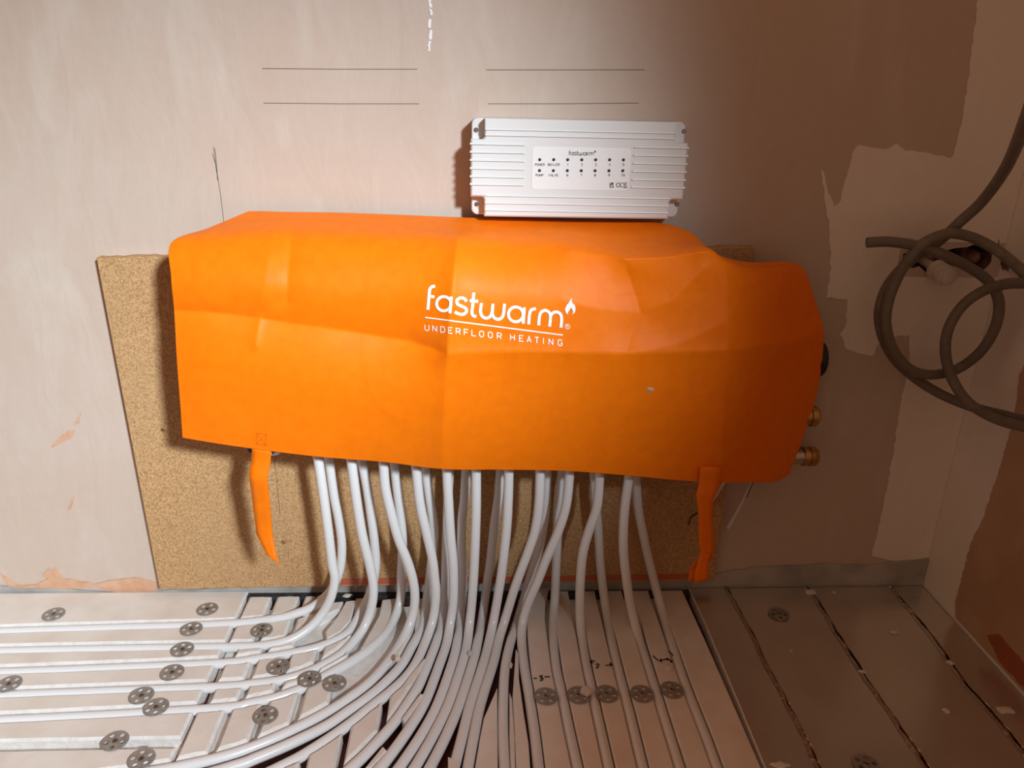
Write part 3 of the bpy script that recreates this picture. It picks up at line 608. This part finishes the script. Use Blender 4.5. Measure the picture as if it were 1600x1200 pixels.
# ------------------------------------------------------------------ pipes
PZ = -0.0078; PR = 0.0080
YF, YB = -0.108, -0.056
PIPES = [  # (which, rail, points in order from the cover down)
 ('b1', YB, [(514, 718), (522, 775), (529, 810), (534, 850), (531, 890), (517, 922), (492, 946), (465, 958), (430, 967), (350, 976), (180, 982), (0, 988), (-90, 991)]),
 ('f1', YF, [(497, 716), (505, 770), (513, 830), (519, 880), (523, 903), (518, 930), (507, 953), (489, 976), (465, 994), (440, 1004), (403, 1010), (350, 1012), (180, 1015), (0, 1019), (-90, 1021)]),
 ('b2', YB, [(565, 720), (573, 760), (579, 800), (585, 847), (587, 885), (580, 922), (566, 952), (552, 978), (534, 996), (497, 1012), (457, 1021), (403, 1030), (350, 1037), (180, 1045), (0, 1052), (-90, 1055)]),
 ('f2', YF, [(549, 720), (557, 780), (566, 835), (577, 880), (583, 912), (582, 939), (574, 968), (561, 992), (537, 1019), (510, 1037), (470, 1055), (430, 1065), (390, 1070), (350, 1074), (180, 1081), (0, 1088), (-90, 1091)]),
 ('b3', YB, [(616, 725), (621, 770), (627, 815), (629, 850), (627, 900), (626, 932), (619, 960), (603, 989), (579, 1013), (547, 1035), (510, 1056), (470, 1077), (430, 1091), (390, 1100), (350, 1107), (180, 1118), (0, 1127), (-90, 1131)]),
 ('f3', YF, [(599, 722), (602, 760), (610, 797), (622, 840), (637, 878), (646, 910), (648, 940), (642, 970), (627, 1003), (606, 1035), (577, 1067), (537, 1097), (497, 1121), (457, 1141), (417, 1159), (365, 1178), (312, 1192), (240, 1206), (120, 1222), (-60, 1240)]),
 ('b4', YB, [(664, 728), (670, 772), (676, 810), (678, 840), (672, 897), (667, 935), (665, 955), (660, 978), (650, 1000), (643, 1012), (627, 1040), (603, 1066), (575, 1090), (542, 1113), (507, 1136), (452, 1163), (400, 1185), (374, 1195), (300, 1216), (180, 1242)]),
 ('f4', YF, [(650, 728), (656, 785), (667, 835), (675, 870), (679, 900), (681, 930), (677, 965), (666, 1000), (650, 1036), (632, 1061), (607, 1084), (580, 1105), (555, 1125), (525, 1147), (487, 1172), (452, 1192), (380, 1225), (300, 1250)]),
 ('b5', YB, [(702, 735), (699, 800), (697, 860), (696, 893), (695, 935), (691, 968), (683, 1000), (673, 1027), (655, 1070), (638, 1098), (617, 1128), (593, 1156), (561, 1189), (520, 1225)]),
 ('f5', YF, [(698, 732), (701, 787), (704, 837), (708, 878), (709, 910), (708, 943), (703, 977), (698, 1005), (688, 1035), (665, 1095), (640, 1138), (604, 1188), (570, 1228)]),
 ('b6', YB, [(728, 733), (726, 775), (722, 812), (721, 853), (723, 887), (723, 918), (720, 960), (715, 1000), (707, 1035), (684, 1100), (660, 1146), (631, 1190), (605, 1226)]),
 ('f6', YF, [(744, 734), (744, 790), (743, 830), (742, 860), (740, 902), (737, 943), (733, 980), (730, 1005), (723, 1035), (701, 1100), (679, 1146), (654, 1190), (630, 1228)]),
 ('b7', YB, [(782, 735), (779, 775), (773, 815), (769, 853), (765, 887), (762, 905), (757, 943), (751, 980), (747, 1000), (739, 1035), (718, 1100), (698, 1148), (677, 1190), (655, 1230)]),
 ('f7', YF, [(795, 735), (794, 778), (792, 820), (788, 860), (783, 900), (776, 943), (769, 980), (764, 1003), (755, 1038), (735, 1100), (723, 1148), (711, 1195), (702, 1232)]),
 ('f8', YF, [(844, 735), (842, 787), (836, 828), (825, 862), (813, 894), (803, 922), (790, 965), (780, 998), (771, 1036), (751, 1100), (741, 1148), (732, 1195), (726, 1232)]),
 ('b8', YB, [(855, 737), (853, 790), (846, 840), (835, 880), (825, 912), (819, 935), (808, 972), (797, 1006), (789, 1046), (786, 1100), (786, 1150), (788, 1195), (790, 1235)]),
 ('f9', YF, [(890, 738), (885, 787), (873, 828), (855, 870), (840, 908), (826, 940), (817, 970), (815, 1002), (819, 1042), (827, 1090), (835, 1145), (841, 1197), (846, 1236)]),
 ('b9', YB, [(878, 738), (874, 780), (871, 840), (869, 885), (867, 933), (864, 985), (868, 1040), (879, 1093), (890, 1147), (901, 1197), (909, 1236)]),
 ('f10', YF, [(937, 740), (933, 790), (921, 827), (911, 863), (907, 902), (906, 945), (908, 985), (915, 1035), (925, 1082), (936, 1133), (950, 1197), (958, 1236)]),
 ('b10', YB, [(928, 740), (931, 785), (935, 830), (938, 880), (943, 925), (954, 995), (967, 1053), (983, 1115), (1001, 1190), (1012, 1236)]),
 ('f11', YF, [(983, 743), (976, 797), (974, 852), (979, 905), (986, 949), (1001, 1008), (1020, 1067), (1041, 1136), (1060, 1197), (1072, 1236)]),
 ('b11', YB, [(994, 745), (997, 792), (1006, 839), (1017, 888), (1030, 938), (1047, 1000), (1067, 1062), (1087, 1115), (1102, 1153), (1118, 1197), (1133, 1236)]),
]
def pipe_point(px, py, Y, Z=PZ, k=0.075):
    d = raydir(px, py); a = (Y - CAM.y) / d.y; b = (Z - CAM.z) / d.z if d.z < 0 else 1e9
    h = max(k - abs(a - b), 0) / k; return CAM + d * (min(a, b) - h * h * k * 0.25)
FLP = {}
ORD = ['first', 'second', 'third', 'fourth', 'fifth', 'sixth', 'seventh', 'eighth', 'ninth', 'tenth', 'eleventh']
for nm, Y, pts in PIPES:
    px0, py0 = pts[0]; dx = (pts[1][0] - px0) / (pts[1][1] - py0)
    top = [(px0 - dx * 60, py0 - 60), (px0 - dx * 25, py0 - 25)]
    c2 = cr(V2(top + pts), 7)
    P3 = [pipe_point(q.x, q.y, Y) for q in c2]
    o = tube('heating_pipe', P3, PR, M['pex'], None, 16)
    FLP[nm] = [p for p in P3 if p.z < PZ + .022]
    n = int(nm[1:]); side = 'front' if nm[0] == 'f' else 'rear'
    tag(o, f'white heating pipe, {side} one of the {ORD[n - 1]} pair from the left below the cover', 'pipe', 'white pipes below the orange cover')

# ------------------------------------------------------------------ floor panels with pipe grooves
def yof(nm):
    pts = sorted([(p.x, p.y) for p in FLP[nm]])
    def f(x):
        if x <= pts[0][0]: return pts[0][1]
        for (a, b), (c, d) in zip(pts, pts[1:]):
            if a <= x <= c: return b + (d - b) * ((x - a) / (c - a) if c > a else 0)
        return None
    f.xmax = pts[-1][0]; f.xmin = pts[0][0]; return f
def slope_r(f, x, r):
    a, b = f(x - .004), f(x + .004)
    s = 0 if a is None or b is None else (b - a) / .008
    return r * math.sqrt(1 + min(s * s, 9))
G = 0.0092
def between(fa, fb, x0, x1, n, ga=G, gb=G, cap=None):
    up, lo = [], []
    for i in range(n + 1):
        x = x0 + (x1 - x0) * i / n; a, b = fa(x), fb(x)
        if a is None or b is None: continue
        ya = a - slope_r(fa, x, ga); yb = b + slope_r(fb, x, gb)
        if cap is not None: yb = max(yb, cap)
        if ya - yb < 0.004: continue
        up.append((x, ya)); lo.append((x, yb))
    return lo + up[::-1] if len(up) > 1 else None
PM = [M['pantop'], M['panfoam']]
f_b1, f_f1, f_b2, f_f2, f_b3, f_f3, f_b4, f_f4, f_b5, f_f5 = [yof(k) for k in ('b1', 'f1', 'b2', 'f2', 'b3', 'f3', 'b4', 'f4', 'b5', 'f5')]
XE = 0.5 * (atZ(372, 938).x + atZ(290, 1160).x)               # right-hand end of the left panel
back = lambda x: -0.006
pl = empty('grooved_floor_panel', (XE - .3, -.2, ZB)); tag(pl, 'pale grooved floor panel at left with pipes running sideways', 'floor panel')
eg = atZ(0, 1164).y; emptyg = lambda x: eg
low = atZ(0, 1330).y
prism('base', [(XL + .02, -.006), (XE, -.006), (XE, low), (XL + .02, low)], ZB + .0002, -.0165, 0, FLOOR3, [M['panfoam']], pl, (0, 0))
rows = [(back, f_b1, 0, G), (f_b1, f_f1, G, G), (f_f1, f_b2, G, G), (f_b2, f_f2, G, G), (f_f2, f_b3, G, G), (f_b3, emptyg, G, .0085), (emptyg, f_f3, .0085, G)]
for a, b, ga, gb in rows:
    pg = between(a, b, XL + .03, XE, 26, ga, gb, cap=low)
    if pg: prism('strip', pg, -.0166, 0, .0034, FLOOR3, PM, pl, (0, 1), jag=.0004)
# panel with cross grooves where the pipes turn
pc = empty('crossed_groove_panel', (XE + .15, -.15, ZB)); tag(pc, 'pale panel of small island blocks where the left pipes bend', 'floor panel')
def XP(px, py): return atZ(px, py).x
prism('base', fpoly([(377, 942), (480, 940), (560, 938), (640, 936), (650, 960), (632, 1000), (600, 1045), (560, 1085), (500, 1125), (430, 1160), (300, 1200), (288, 1172)]), ZB + .0002, -.0168, 0, FLOOR3, [M['panfoam']], pc, (0, 0))
x0 = XE + .006; pitch = .0505; gap = .0105
ROWS2 = [(lambda x: -.021, f_b1, 0, G, 4, 0), (f_b1, f_f1, G, G, 4, 0), (f_f1, f_b2, G, G, 5, .02), (f_b2, f_f2, G, G, 6, .01), (f_f2, f_b3, G, G, 7, .012), (f_b3, f_f3, G, G, 8, 0), (f_f4, f_b5, G, G, 9, .03)]
for a, b, ga, gb, n, off in ROWS2:
    for k in range(n):
        xa = x0 + off + k * pitch; xb = xa + pitch - gap
        lim = min(getattr(a, 'xmax', 9), getattr(b, 'xmax', 9)) - .012
        if a is f_b3: lim = min(lim, XP(535, 1060))
        xb = min(xb, lim)
        if xb - xa < .012: continue
        pg = between(a, b, xa, xb, 5, ga, gb, cap=low)
        if not pg or len(pg) < 6: continue
        prism('island_block', pg, ZB + .0005, -0.0003, .0040, FLOOR3, PM, pc, (0, 1), jag=.0011)
# the bigger faces between the rising pipes
for l in ([(474, 944), (536, 938), (530, 950), (506, 962), (478, 972), (470, 952)], [(540, 938), (556, 936), (548, 968), (533, 985), (510, 998), (508, 985), (528, 960)], [(597, 936), (628, 932), (622, 950), (596, 990), (578, 1008), (562, 1014), (578, 985), (592, 960)],
          [(556, 934), (574, 932), (566, 955), (552, 972)], [(652, 935), (662, 932), (658, 965), (648, 985)], [(632, 1000), (650, 965), (655, 960), (642, 990), (624, 1022), (592, 1050), (590, 1044)]):
    prism('island_block', fpoly(l), ZB + .0005, -.0012, .002, FLOOR3, PM, pc, (0, 1), jag=.0005)
# slim offcuts between the middle pipes
for l in ([(657, 1083), (663, 1085), (632, 1128), (628, 1122)], [(598, 1166), (604, 1172), (578, 1200), (570, 1200)], [(663, 1028), (666, 1031), (645, 1066), (632, 1078), (630, 1070), (640, 1056)], [(700, 1182), (718, 1188), (716, 1225), (700, 1225)]):
    prism('offcut_sliver', fpoly(l), ZB + .0005, .0002, .0012, FLOOR3, PM, pc, (0, 1))

# right-hand panel, grooves running away from the wall
prr = empty('straight_groove_panel', tuple(atZ(980, 1050, ZB))); tag(prr, 'beige floor panel with straight grooves running away from the wall', 'floor panel')
def gl(nm):
    """groove line of a pipe: its floor path in front, carried straight back to the wall"""
    pts = [p for p in FLP[nm] if p.y < atZ(900, 1045).y]
    pts.sort(key=lambda p: -p.y); p0 = pts[0]
    bx = p0.x - 0.12 * (pts[min(6, len(pts) - 1)].x - p0.x) ; return [(bx, -0.012)] + [(p.x, p.y) for p in pts[::2]]
def strip(A, B, name='strip', yback=-.014):
    """A left groove line, B right one"""
    l = [(max(x + G, -9), y) for x, y in A]; r_ = [(x - G, y) for x, y in B]
    l[0] = (l[0][0], yback); r_[0] = (r_[0][0], yback)
    prism(name, l + r_[::-1], ZB + .0005, -.0003, .0018, FLOOR3, PM, prr, (0, 1), jag=.0003)
def sh(A, dx): return [(x + dx, y) for x, y in A]
Ls = [gl(k) for k in ('f9', 'b9', 'f10', 'b10', 'f11', 'b11')]
edge = [tuple(atZ(x, y).xy) for x, y in ((1062, 912), (1100, 995), (1142, 1090), (1190, 1200), (1206, 1236))]
for A, B in zip(Ls, Ls[1:]): strip(A, B)
strip(Ls[-1], sh(edge, G))
prism('base', [(Ls[0][0][0] + .0, -.014), (edge[0][0] - .002, -.014), (edge[-1][0] - .002, edge[-1][1]), (Ls[0][-1][0], edge[-1][1])], ZB + .0002, -.0166, 0, FLOOR3, [M['pantop']], prr, (0, 0))
for l in ([(806, 1012), (810, 1020), (811, 1060), (818, 1110), (826, 1160), (831, 1230), (808, 1230), (804, 1140), (801, 1086)], [(777, 1073), (777, 1110), (778, 1230), (742, 1230), (742, 1198), (750, 1150), (756, 1120)], [(796, 1080), (800, 1090), (804, 1150), (806, 1230), (799, 1230), (796, 1150)],
          [(835, 938), (842, 918), (858, 914), (852, 945), (850, 1000), (846, 1040), (838, 1040), (826, 985), (826, 965)]):
    prism('strip', fpoly(l), ZB + .0005, -.0012, .0016, FLOOR3, PM, prr, (0, 1))
# handwriting on the panel
def ink(l, wd=.0026): strokes_obj('marker_line', [([tuple(atZ(x, y).xy) for x, y in s], wd, False) for s in l], lambda u, v: Vector((u, v, .0006)), M['ink'], prr)
def c7(*l): return [(700 + a / 3.75, 880 + b / 3.75) for a, b in l]
ink([c7((500, 676), (522, 676)), c7((566, 667), (597, 666)), c7((534, 662), (552, 660), (542, 672), (556, 676), (548, 688), (538, 688))])
ink([c7((835, 580), (862, 574)), c7((846, 568), (835, 580), (848, 590)), c7((865, 596), (878, 590), (884, 597), (870, 614), (882, 614)), c7((922, 600), (962, 594)), c7((945, 584), (962, 594), (948, 606))], .0022)
ink([c7((1200, 543), (1215, 556), (1231, 573)), c7((1290, 518), (1305, 526), (1320, 543)), c7((1240, 572), (1262, 568), (1280, 562), (1300, 566), (1310, 580)), c7((1252, 562), (1240, 572), (1254, 584)), c7((1282, 556), (1290, 562), (1284, 572)), c7((1300, 582), (1311, 580), (1312, 570))], .0022)

# foil-faced boards on the right
FZ = -.001
def edge_line(l, amp=.0016, step=.014): return jagged([tuple(atZ(x, y, FZ).xy) for x, y in l], step, amp, closed=False)
E = [[(1074, 913), (1100, 970), (1142, 1070), (1196, 1200), (1212, 1238)], [(1131, 911), (1150, 950), (1176, 998), (1199, 1048), (1222, 1088), (1248, 1140), (1273, 1194), (1294, 1238)],
     [(1134, 911), (1154, 946), (1183, 996), (1206, 1046), (1229, 1086), (1256, 1138), (1284, 1194), (1304, 1238)], [(1250, 908), (1273, 936), (1298, 980), (1328, 1030), (1360, 1075), (1398, 1130), (1436, 1188), (1468, 1238)],
     [(1256, 907), (1280, 934), (1306, 976), (1341, 1028), (1366, 1072), (1406, 1126), (1450, 1188), (1478, 1238)], [(1377, 900), (1404, 935), (1432, 970), (1470, 1022), (1508, 1075), (1548, 1118), (1596, 1176), (1640, 1238)],
     [(1384, 901), (1412, 934), (1440, 966), (1482, 1018), (1516, 1068), (1560, 1116), (1606, 1172), (1652, 1238)], [(1441, 896), (1480, 942), (1540, 1010), (1596, 1075), (1660, 1152), (1730, 1238)]]
E = [[(a + (c - a) * .3, b + (d - b) * .3) for (a, b), (c, d) in zip(l, E[i + 1 if i % 2 else i - 1])] if 0 < i < 7 else l for i, l in enumerate(E)]
EL = [edge_line(l, .0003 if i in (0, 7) else .0014) for i, l in enumerate(E)]
FL = ['narrow foil-faced floor board beside the beige grooved panel', 'foil-faced floor board with a steel disc near the wall', 'wide foil-faced floor board with foam crumbs, second from the corner', 'foil-faced floor board against the right-hand wall']
for k in range(4):
    A, B = EL[2 * k], EL[2 * k + 1]
    B = [(min(x, XC - .003), y) for x, y in B]
    cx = .5 * (A[0][0] + B[-1][0]); b = empty('foil_board', (cx, -.2, ZB)); tag(b, FL[k], 'floor board', 'foil boards by the corner')
    A = [(x, min(y, -.008)) for x, y in A]; B = [(x, min(y, -.008)) for x, y in B]
    prism('foil_face', A + B[::-1], ZB + .0005, FZ, .0012, FLOOR3, [M['foil'], M['panfoam'] if k == 0 else M['foiledge']], b, (0, 1))
    # turned-up foil lips along the joints
    if k in (0, 1, 2):
        Vv, Ff = [], []
        for i, (x, y) in enumerate(B[:-1]):
            wv = .0022 + .0016 * math.sin(i * 1.7 + k) + random.uniform(-.0008, .0008)
            Vv += [Vector((x - .005, y, FZ + .0006)), Vector((x - .001, y, FZ + .0012 + wv * .5)), Vector((x + wv, y, FZ - .001 + random.uniform(0, .002))), Vector((x + wv * .6, y, FZ - .008))]
            if i:
                o = 4 * i
                for q in range(3): Ff.append((o - 4 + q, o - 3 + q, o + 1 + q, o + q))
        link('foil_lip', mesh('foil_lip', Vv, Ff, M['foiledge'], smooth=True), b)

# ------------------------------------------------------------------ steel washers with a screw
def disc_mesh():
    R, n = .0182, 60; V, Fc = [], []
    holes = [(.0115 * math.cos(math.radians(90 + 72 * k)), .0115 * math.sin(math.radians(90 + 72 * k))) for k in range(5)]
    outer = [(R * math.cos(2 * math.pi * i / n), R * math.sin(2 * math.pi * i / n)) for i in range(n)]
    loops = [outer] + [[(hx + .0036 * math.cos(-2 * math.pi * i / 14), hy + .0036 * math.sin(-2 * math.pi * i / 14)) for i in range(14)] for hx, hy in holes]
    flat = [p for l in loops for p in l]
    for h in (.0012, 0): V += [Vector((a, b, h)) for a, b in flat]
    N = len(flat)
    for a, b, c in tessellate_polygon([[Vector((x, y, 0)) for x, y in l] for l in loops]):
        s = (flat[b][0] - flat[a][0]) * (flat[c][1] - flat[a][1]) - (flat[b][1] - flat[a][1]) * (flat[c][0] - flat[a][0])
        t = (a, b, c) if s > 0 else (a, c, b); Fc.append(t); Fc.append(tuple(N + i for i in reversed(t)))
    o = 0
    for l in loops:
        for i in range(len(l)): j = (i + 1) % len(l); Fc.append((o + i, N + o + i, N + o + j, o + j))
        o += len(l)
    return mesh('washer_plate', V, Fc, M['zinc'])
DM = disc_mesh()
d0 = lathe('screw_head', [(.0008, .0042), (.0016, .0042), (.0022, .003), (.0016, .0022), (.0012, .0008)], Vector((0, 0, 0)), Vector((0, 0, 1)), M['screw'], None, 16); SM = d0.data; bpy.data.objects.remove(d0)
sl = bpy.data.meshes.new('screw_cross'); sl.from_pydata([(-.0022, -.0005, .0024), (.0022, -.0005, .0024), (.0022, .0005, .0024), (-.0022, .0005, .0024), (-.0005, -.0022, .0024), (.0005, -.0022, .0024), (.0005, .0022, .0024), (-.0005, .0022, .0024)], [], [(0, 1, 2, 3), (4, 5, 6, 7)]); sl.materials.append(M['slot'])
DISCS = [(84, 960, 20, 'nearest the left edge on the strip by the wall'), (324, 952, 50, 'on the wall-side strip at the end of the left panel'), (299, 983, 30, 'on the second strip of the left panel, at its right end'), (285, 1015, 10, 'on the third strip of the left panel, at its right end'),
 (269, 1051, 65, 'on the fourth strip of the left panel, at its right end'), (14, 1069, 35, 'cut by the left edge of the picture'), (221, 1087, 25, 'upper left of the two touching discs on the left panel'), (244, 1105, 55, 'lower right of the two touching discs on the left panel'),
 (180, 1158, 40, 'over the empty groove of the left panel'), (221, 1186, 15, 'lowest on the left panel at the bottom edge'), (409, 985, 5, 'on the island blocks between the two uppermost left pipes'), (435, 1042, 70, 'on the island blocks between the second pair of pipes'),
 (484, 1061, 12, 'left one of two side by side where the pipes bend'), (523, 1068, 45, 'right one of two side by side where the pipes bend'), (415, 1118, 30, 'lowest on the island blocks above the glossy pipes'),
 (853, 1088, 0, 'first from the left in the row on the beige right panel'), (904, 1086, 20, 'second in the row on the right panel, under a crumb'), (948, 1084, 36, 'third in the row on the beige right panel'), (1003, 1084, 50, 'fourth in the row on the beige right panel'), (1050, 1078, 10, 'last at the right of the row on the beige panel'),
 (1217, 959, 30, 'dull one on the foil board near the wall'), (1353, 1194, 50, 'half cut by the bottom edge on the foil boards')]
for px, py, rot, lb in DISCS:
    p = atZ(px, py, .0012); e = empty('steel_washer', (p.x, p.y, .0010)); e.rotation_euler = (0, 0, math.radians(rot))
    tag(e, 'round steel washer ' + lb, 'washer', 'steel fixing washers on the floor panels')
    for nm, md in (('plate', DM), ('screw_head', SM), ('screw_cross', sl)):
        o = bpy.data.objects.new(nm, md); COL.objects.link(o); o.parent = e

# ------------------------------------------------------------------ cable coil, push-fit cap, wires, crumbs
def corner_point(px, py, off, k=0.06):
    d = raydir(px, py); a = (-off - CAM.y) / d.y; b = (XC - off - CAM.x) / d.x if d.x > 0 else 1e9
    h = max(k - abs(a - b), 0) / k; return CAM + d * (min(a, b) - h * h * k * .25)
def c5(l): return [(1250 + a * .458, 150 + b * .458) for a, b in l]
s2 = [(228, 500, .07), (300, 497, .075), (380, 507, .078), (455, 528, .078), (550, 570, .07), (635, 625, .06), (676, 690, .055), (672, 770, .05), (630, 855, .05), (565, 915, .052), (500, 944, .06), (430, 950, .07), (370, 928, .07), (318, 865, .07), (294, 780, .07), (302, 700, .07), (335, 615, .07), (375, 550, .08), (425, 500, .085), (500, 470, .085), (570, 477, .08), (645, 510, .075), (710, 555, .07), (780, 620, .07),
      (860, 715, .07), (945, 790, .07), (1030, 780, .075), (1040, 700, .08), (940, 648, .08)]
s3 = [(830, 634, .08), (764, 638, .08), (700, 642, .08), (625, 665, .08), (555, 715, .08), (508, 790, .08), (496, 870, .08), (515, 955, .08), (560, 1030, .08), (620, 1078, .08), (700, 1112, .08), (790, 1132, .08), (900, 1150, .08), (1010, 1140, .075), (1030, 1080, .065), (930, 1080, .06)]
s1 = [(790, 1108, .06), (690, 1088, .06), (590, 1062, .06), (490, 1022, .06), (400, 968, .05), (325, 900, .05), (282, 820, .05), (270, 740, .05), (292, 660, .05), (340, 595, .05), (400, 545, .05), (480, 490, .055), (545, 430, .07), (625, 355, .09), (705, 240, .13), (764, 100, .20), (805, -30, .23), (830, -220, .22), (840, -520, .16), (840, -900, .08)]
path = s2 + s3 + s1
pp3 = cr([Vector((*q, o * 1000)) for q, o in zip(c5([(x, y) for x, y, o in path]), [o for x, y, o in path])], 8)
tag(tube('cable_coil', [corner_point(q.x, q.y, q.z / 1000) for q in pp3], .0081, M['cable'], None, 14), 'grey cable hanging coiled in loops in the right-hand corner', 'cable')
fit = empty('push_fit_stop_end', tuple(atY(1455, 412, 0.0))); tag(fit, 'cream plastic pipe stop end poking out of the broken wall hole', 'pipe cap')
a = atY(1440, 406, 0.03); b = atY(1478, 431, -0.03); ax = (b - a); L = ax.length
lathe('pipe_stub', [(0, .008), (L - .02, .008)], a, ax, M['cap'], fit, 16)
lathe('cap_body', [(L - .028, .010), (L - .026, .0165), (L - .014, .0165), (L - .013, .014), (L - .009, .014), (L - .008, .0165), (L + .002, .0165), (L + .004, .0135), (L + .010, .0125), (L + .012, .0095), (L + .0125, .004)], a, ax, M['cap'], fit, 24)
# rags / broken bits in the hole
for l, hh in (([(1528, 392), (1548, 394), (1549, 412), (1536, 420), (1524, 412), (1520, 400)], .03), ([(1440, 398), (1470, 396), (1500, 394), (1508, 408), (1480, 410), (1455, 412)], .02)):
    pts = wpoly(l); c = Vector((sum(p[0] for p in pts) / len(pts), hh, sum(p[1] for p in pts) / len(pts)))
    Vv = [Vector((x, hh + .02, z)) for x, z in pts] + [c.lerp(Vector((x, hh, z)), .6) + Vector((0, -.012 + random.uniform(-.004, .004), 0)) for x, z in pts] + [c + Vector((0, -.016, 0))]
    n = len(pts); Ff = [(i, (i + 1) % n, n + (i + 1) % n, n + i) for i in range(n)] + [(n + i, n + (i + 1) % n, 2 * n) for i in range(n)]
    link('broken_plaster_lump', mesh('broken_plaster_lump', Vv, Ff, M['rag'], smooth=True), wall)
# small torn hole in the side wall, edged with chipped plaster
prism('chipped_hole', jagged(rwp([(1561, 402), (1570, 398), (1580, 412), (1578, 424), (1566, 420)]), .004, .0012), 0.0002, 0.0009, 0, RW3, [M['cavity']], wr, (0, 0))
prism('chipped_edge', jagged(rwp([(1577, 424), (1580, 414), (1592, 424), (1597, 434), (1588, 432)]), .004, .0012), 0.0002, 0.0016, 0, RW3, [M['crumb']], wr, (0, 0))
wline('filler_seam', [(1560, 374), (1559, 386)], .0015, M['pencil'], .0014)

def wires(name, l, Y, r, m, lb, cat): return tag(tube(name, cr([atY(x, y, Y) for x, y in l], 6), r, m, None, 10), lb, cat)
wires('white_wire', [(1188, 730), (1172, 760), (1155, 793), (1137, 826)], -.03, .0036, M['wire'], 'thin white wire end hanging below the right end of the cover', 'wire')
wires('white_wire', [(1142, 740), (1128, 758), (1117, 775), (1108, 790)], -.03, .0036, M['wire'], 'short white wire showing beside the right orange tie', 'wire')
wires('black_lead', [(1104, 796), (1090, 802), (1080, 808), (1076, 820)], -.025, .0011, M['black'], 'thin curled black lead on the chipboard beside the right tie', 'wire')
wires('black_marking', [(1177, 754), (1172, 764), (1168, 774), (1166, 777)], -.034, .0008, M['black'], 'black twist tie on the thin white wire below the cover', 'wire tie')

CR = [(1398, 988, 9, 3.5, 'flat pale foam crumb in the middle of the wide foil board'), (1267, 926, 11, 6, 'elongated foam crumb lodged in the joint near the wall'), (1412, 892, 9, 8, 'pale crumb stuck at the foot of the back wall near the corner'), (1362, 897, 6, 6, 'small crumb at the wall end of the second foil joint'),
 (1347, 1050, 6, 3, 'crumb sitting on the middle foil joint'), (1485, 1036, 6, 4, 'crumb sitting on the joint nearest the corner'), (1571, 1110, 14, 5, 'large foam crumb near the right edge of the picture'), (1478, 1111, 5, 4, 'crumb on the wide foil board left of the big crumb'), (1303, 926, 4, 2.5, 'tiny crumb near the wall on the wide foil board'),
 (1236, 1017, 3, 1.5, 'bright speck below the steel disc on the foil board'), (1217, 1196, 14, 4, 'pale foam scrap at the bottom edge on the narrow foil board'), (916, 1080, 10, 7, 'tan foam crumb lying over the second washer of the row'), (734, 1021, 3, 4, 'small white crumb between two pipes of the dense bundle'), (621, 1029, 5, 5, 'clear blob of glue on the pipe bend at left of the bundle'),
 (1045, 1044, 8, 5, 'flattened foam smear beside the handwriting at right'), (798, 1040, 3, 5, 'crumb in the maroon gap left of the beige panel'), (503, 934, 9, 5, 'torn white foam scrap behind the first pair of pipes'), (543, 931, 8, 4, 'torn white foam scrap behind the second pair of pipes')]
for i, (px, py, rx, ry, lb) in enumerate(CR):
    zb = .0105 if px == 621 else (.003 if px in (916, 734) else 0.0003 if px in (1045,) else -.0005)
    c = atZ(px, py, zb); s = 1.15 / F; bm = bmesh.new(); bmesh.ops.create_icosphere(bm, subdivisions=2, radius=1)
    for v in bm.verts:
        j = 1 + .35 * math.sin(v.co.x * 5 + i * 1.3) * math.cos(v.co.y * 4 + i)
        v.co = Vector((v.co.x * rx * s * j, v.co.y * ry * 1.5 * s * j, max(v.co.z, -.1) * min(rx, ry) * s * .9)) + Vector((c.x, c.y, zb + .0003))
    me = bpy.data.meshes.new('foam_crumb'); bm.to_mesh(me); bm.free(); me.materials.append(M['crumb'])
    tag(link('foam_crumb', me), lb, 'crumb', 'foam crumbs on the floor')
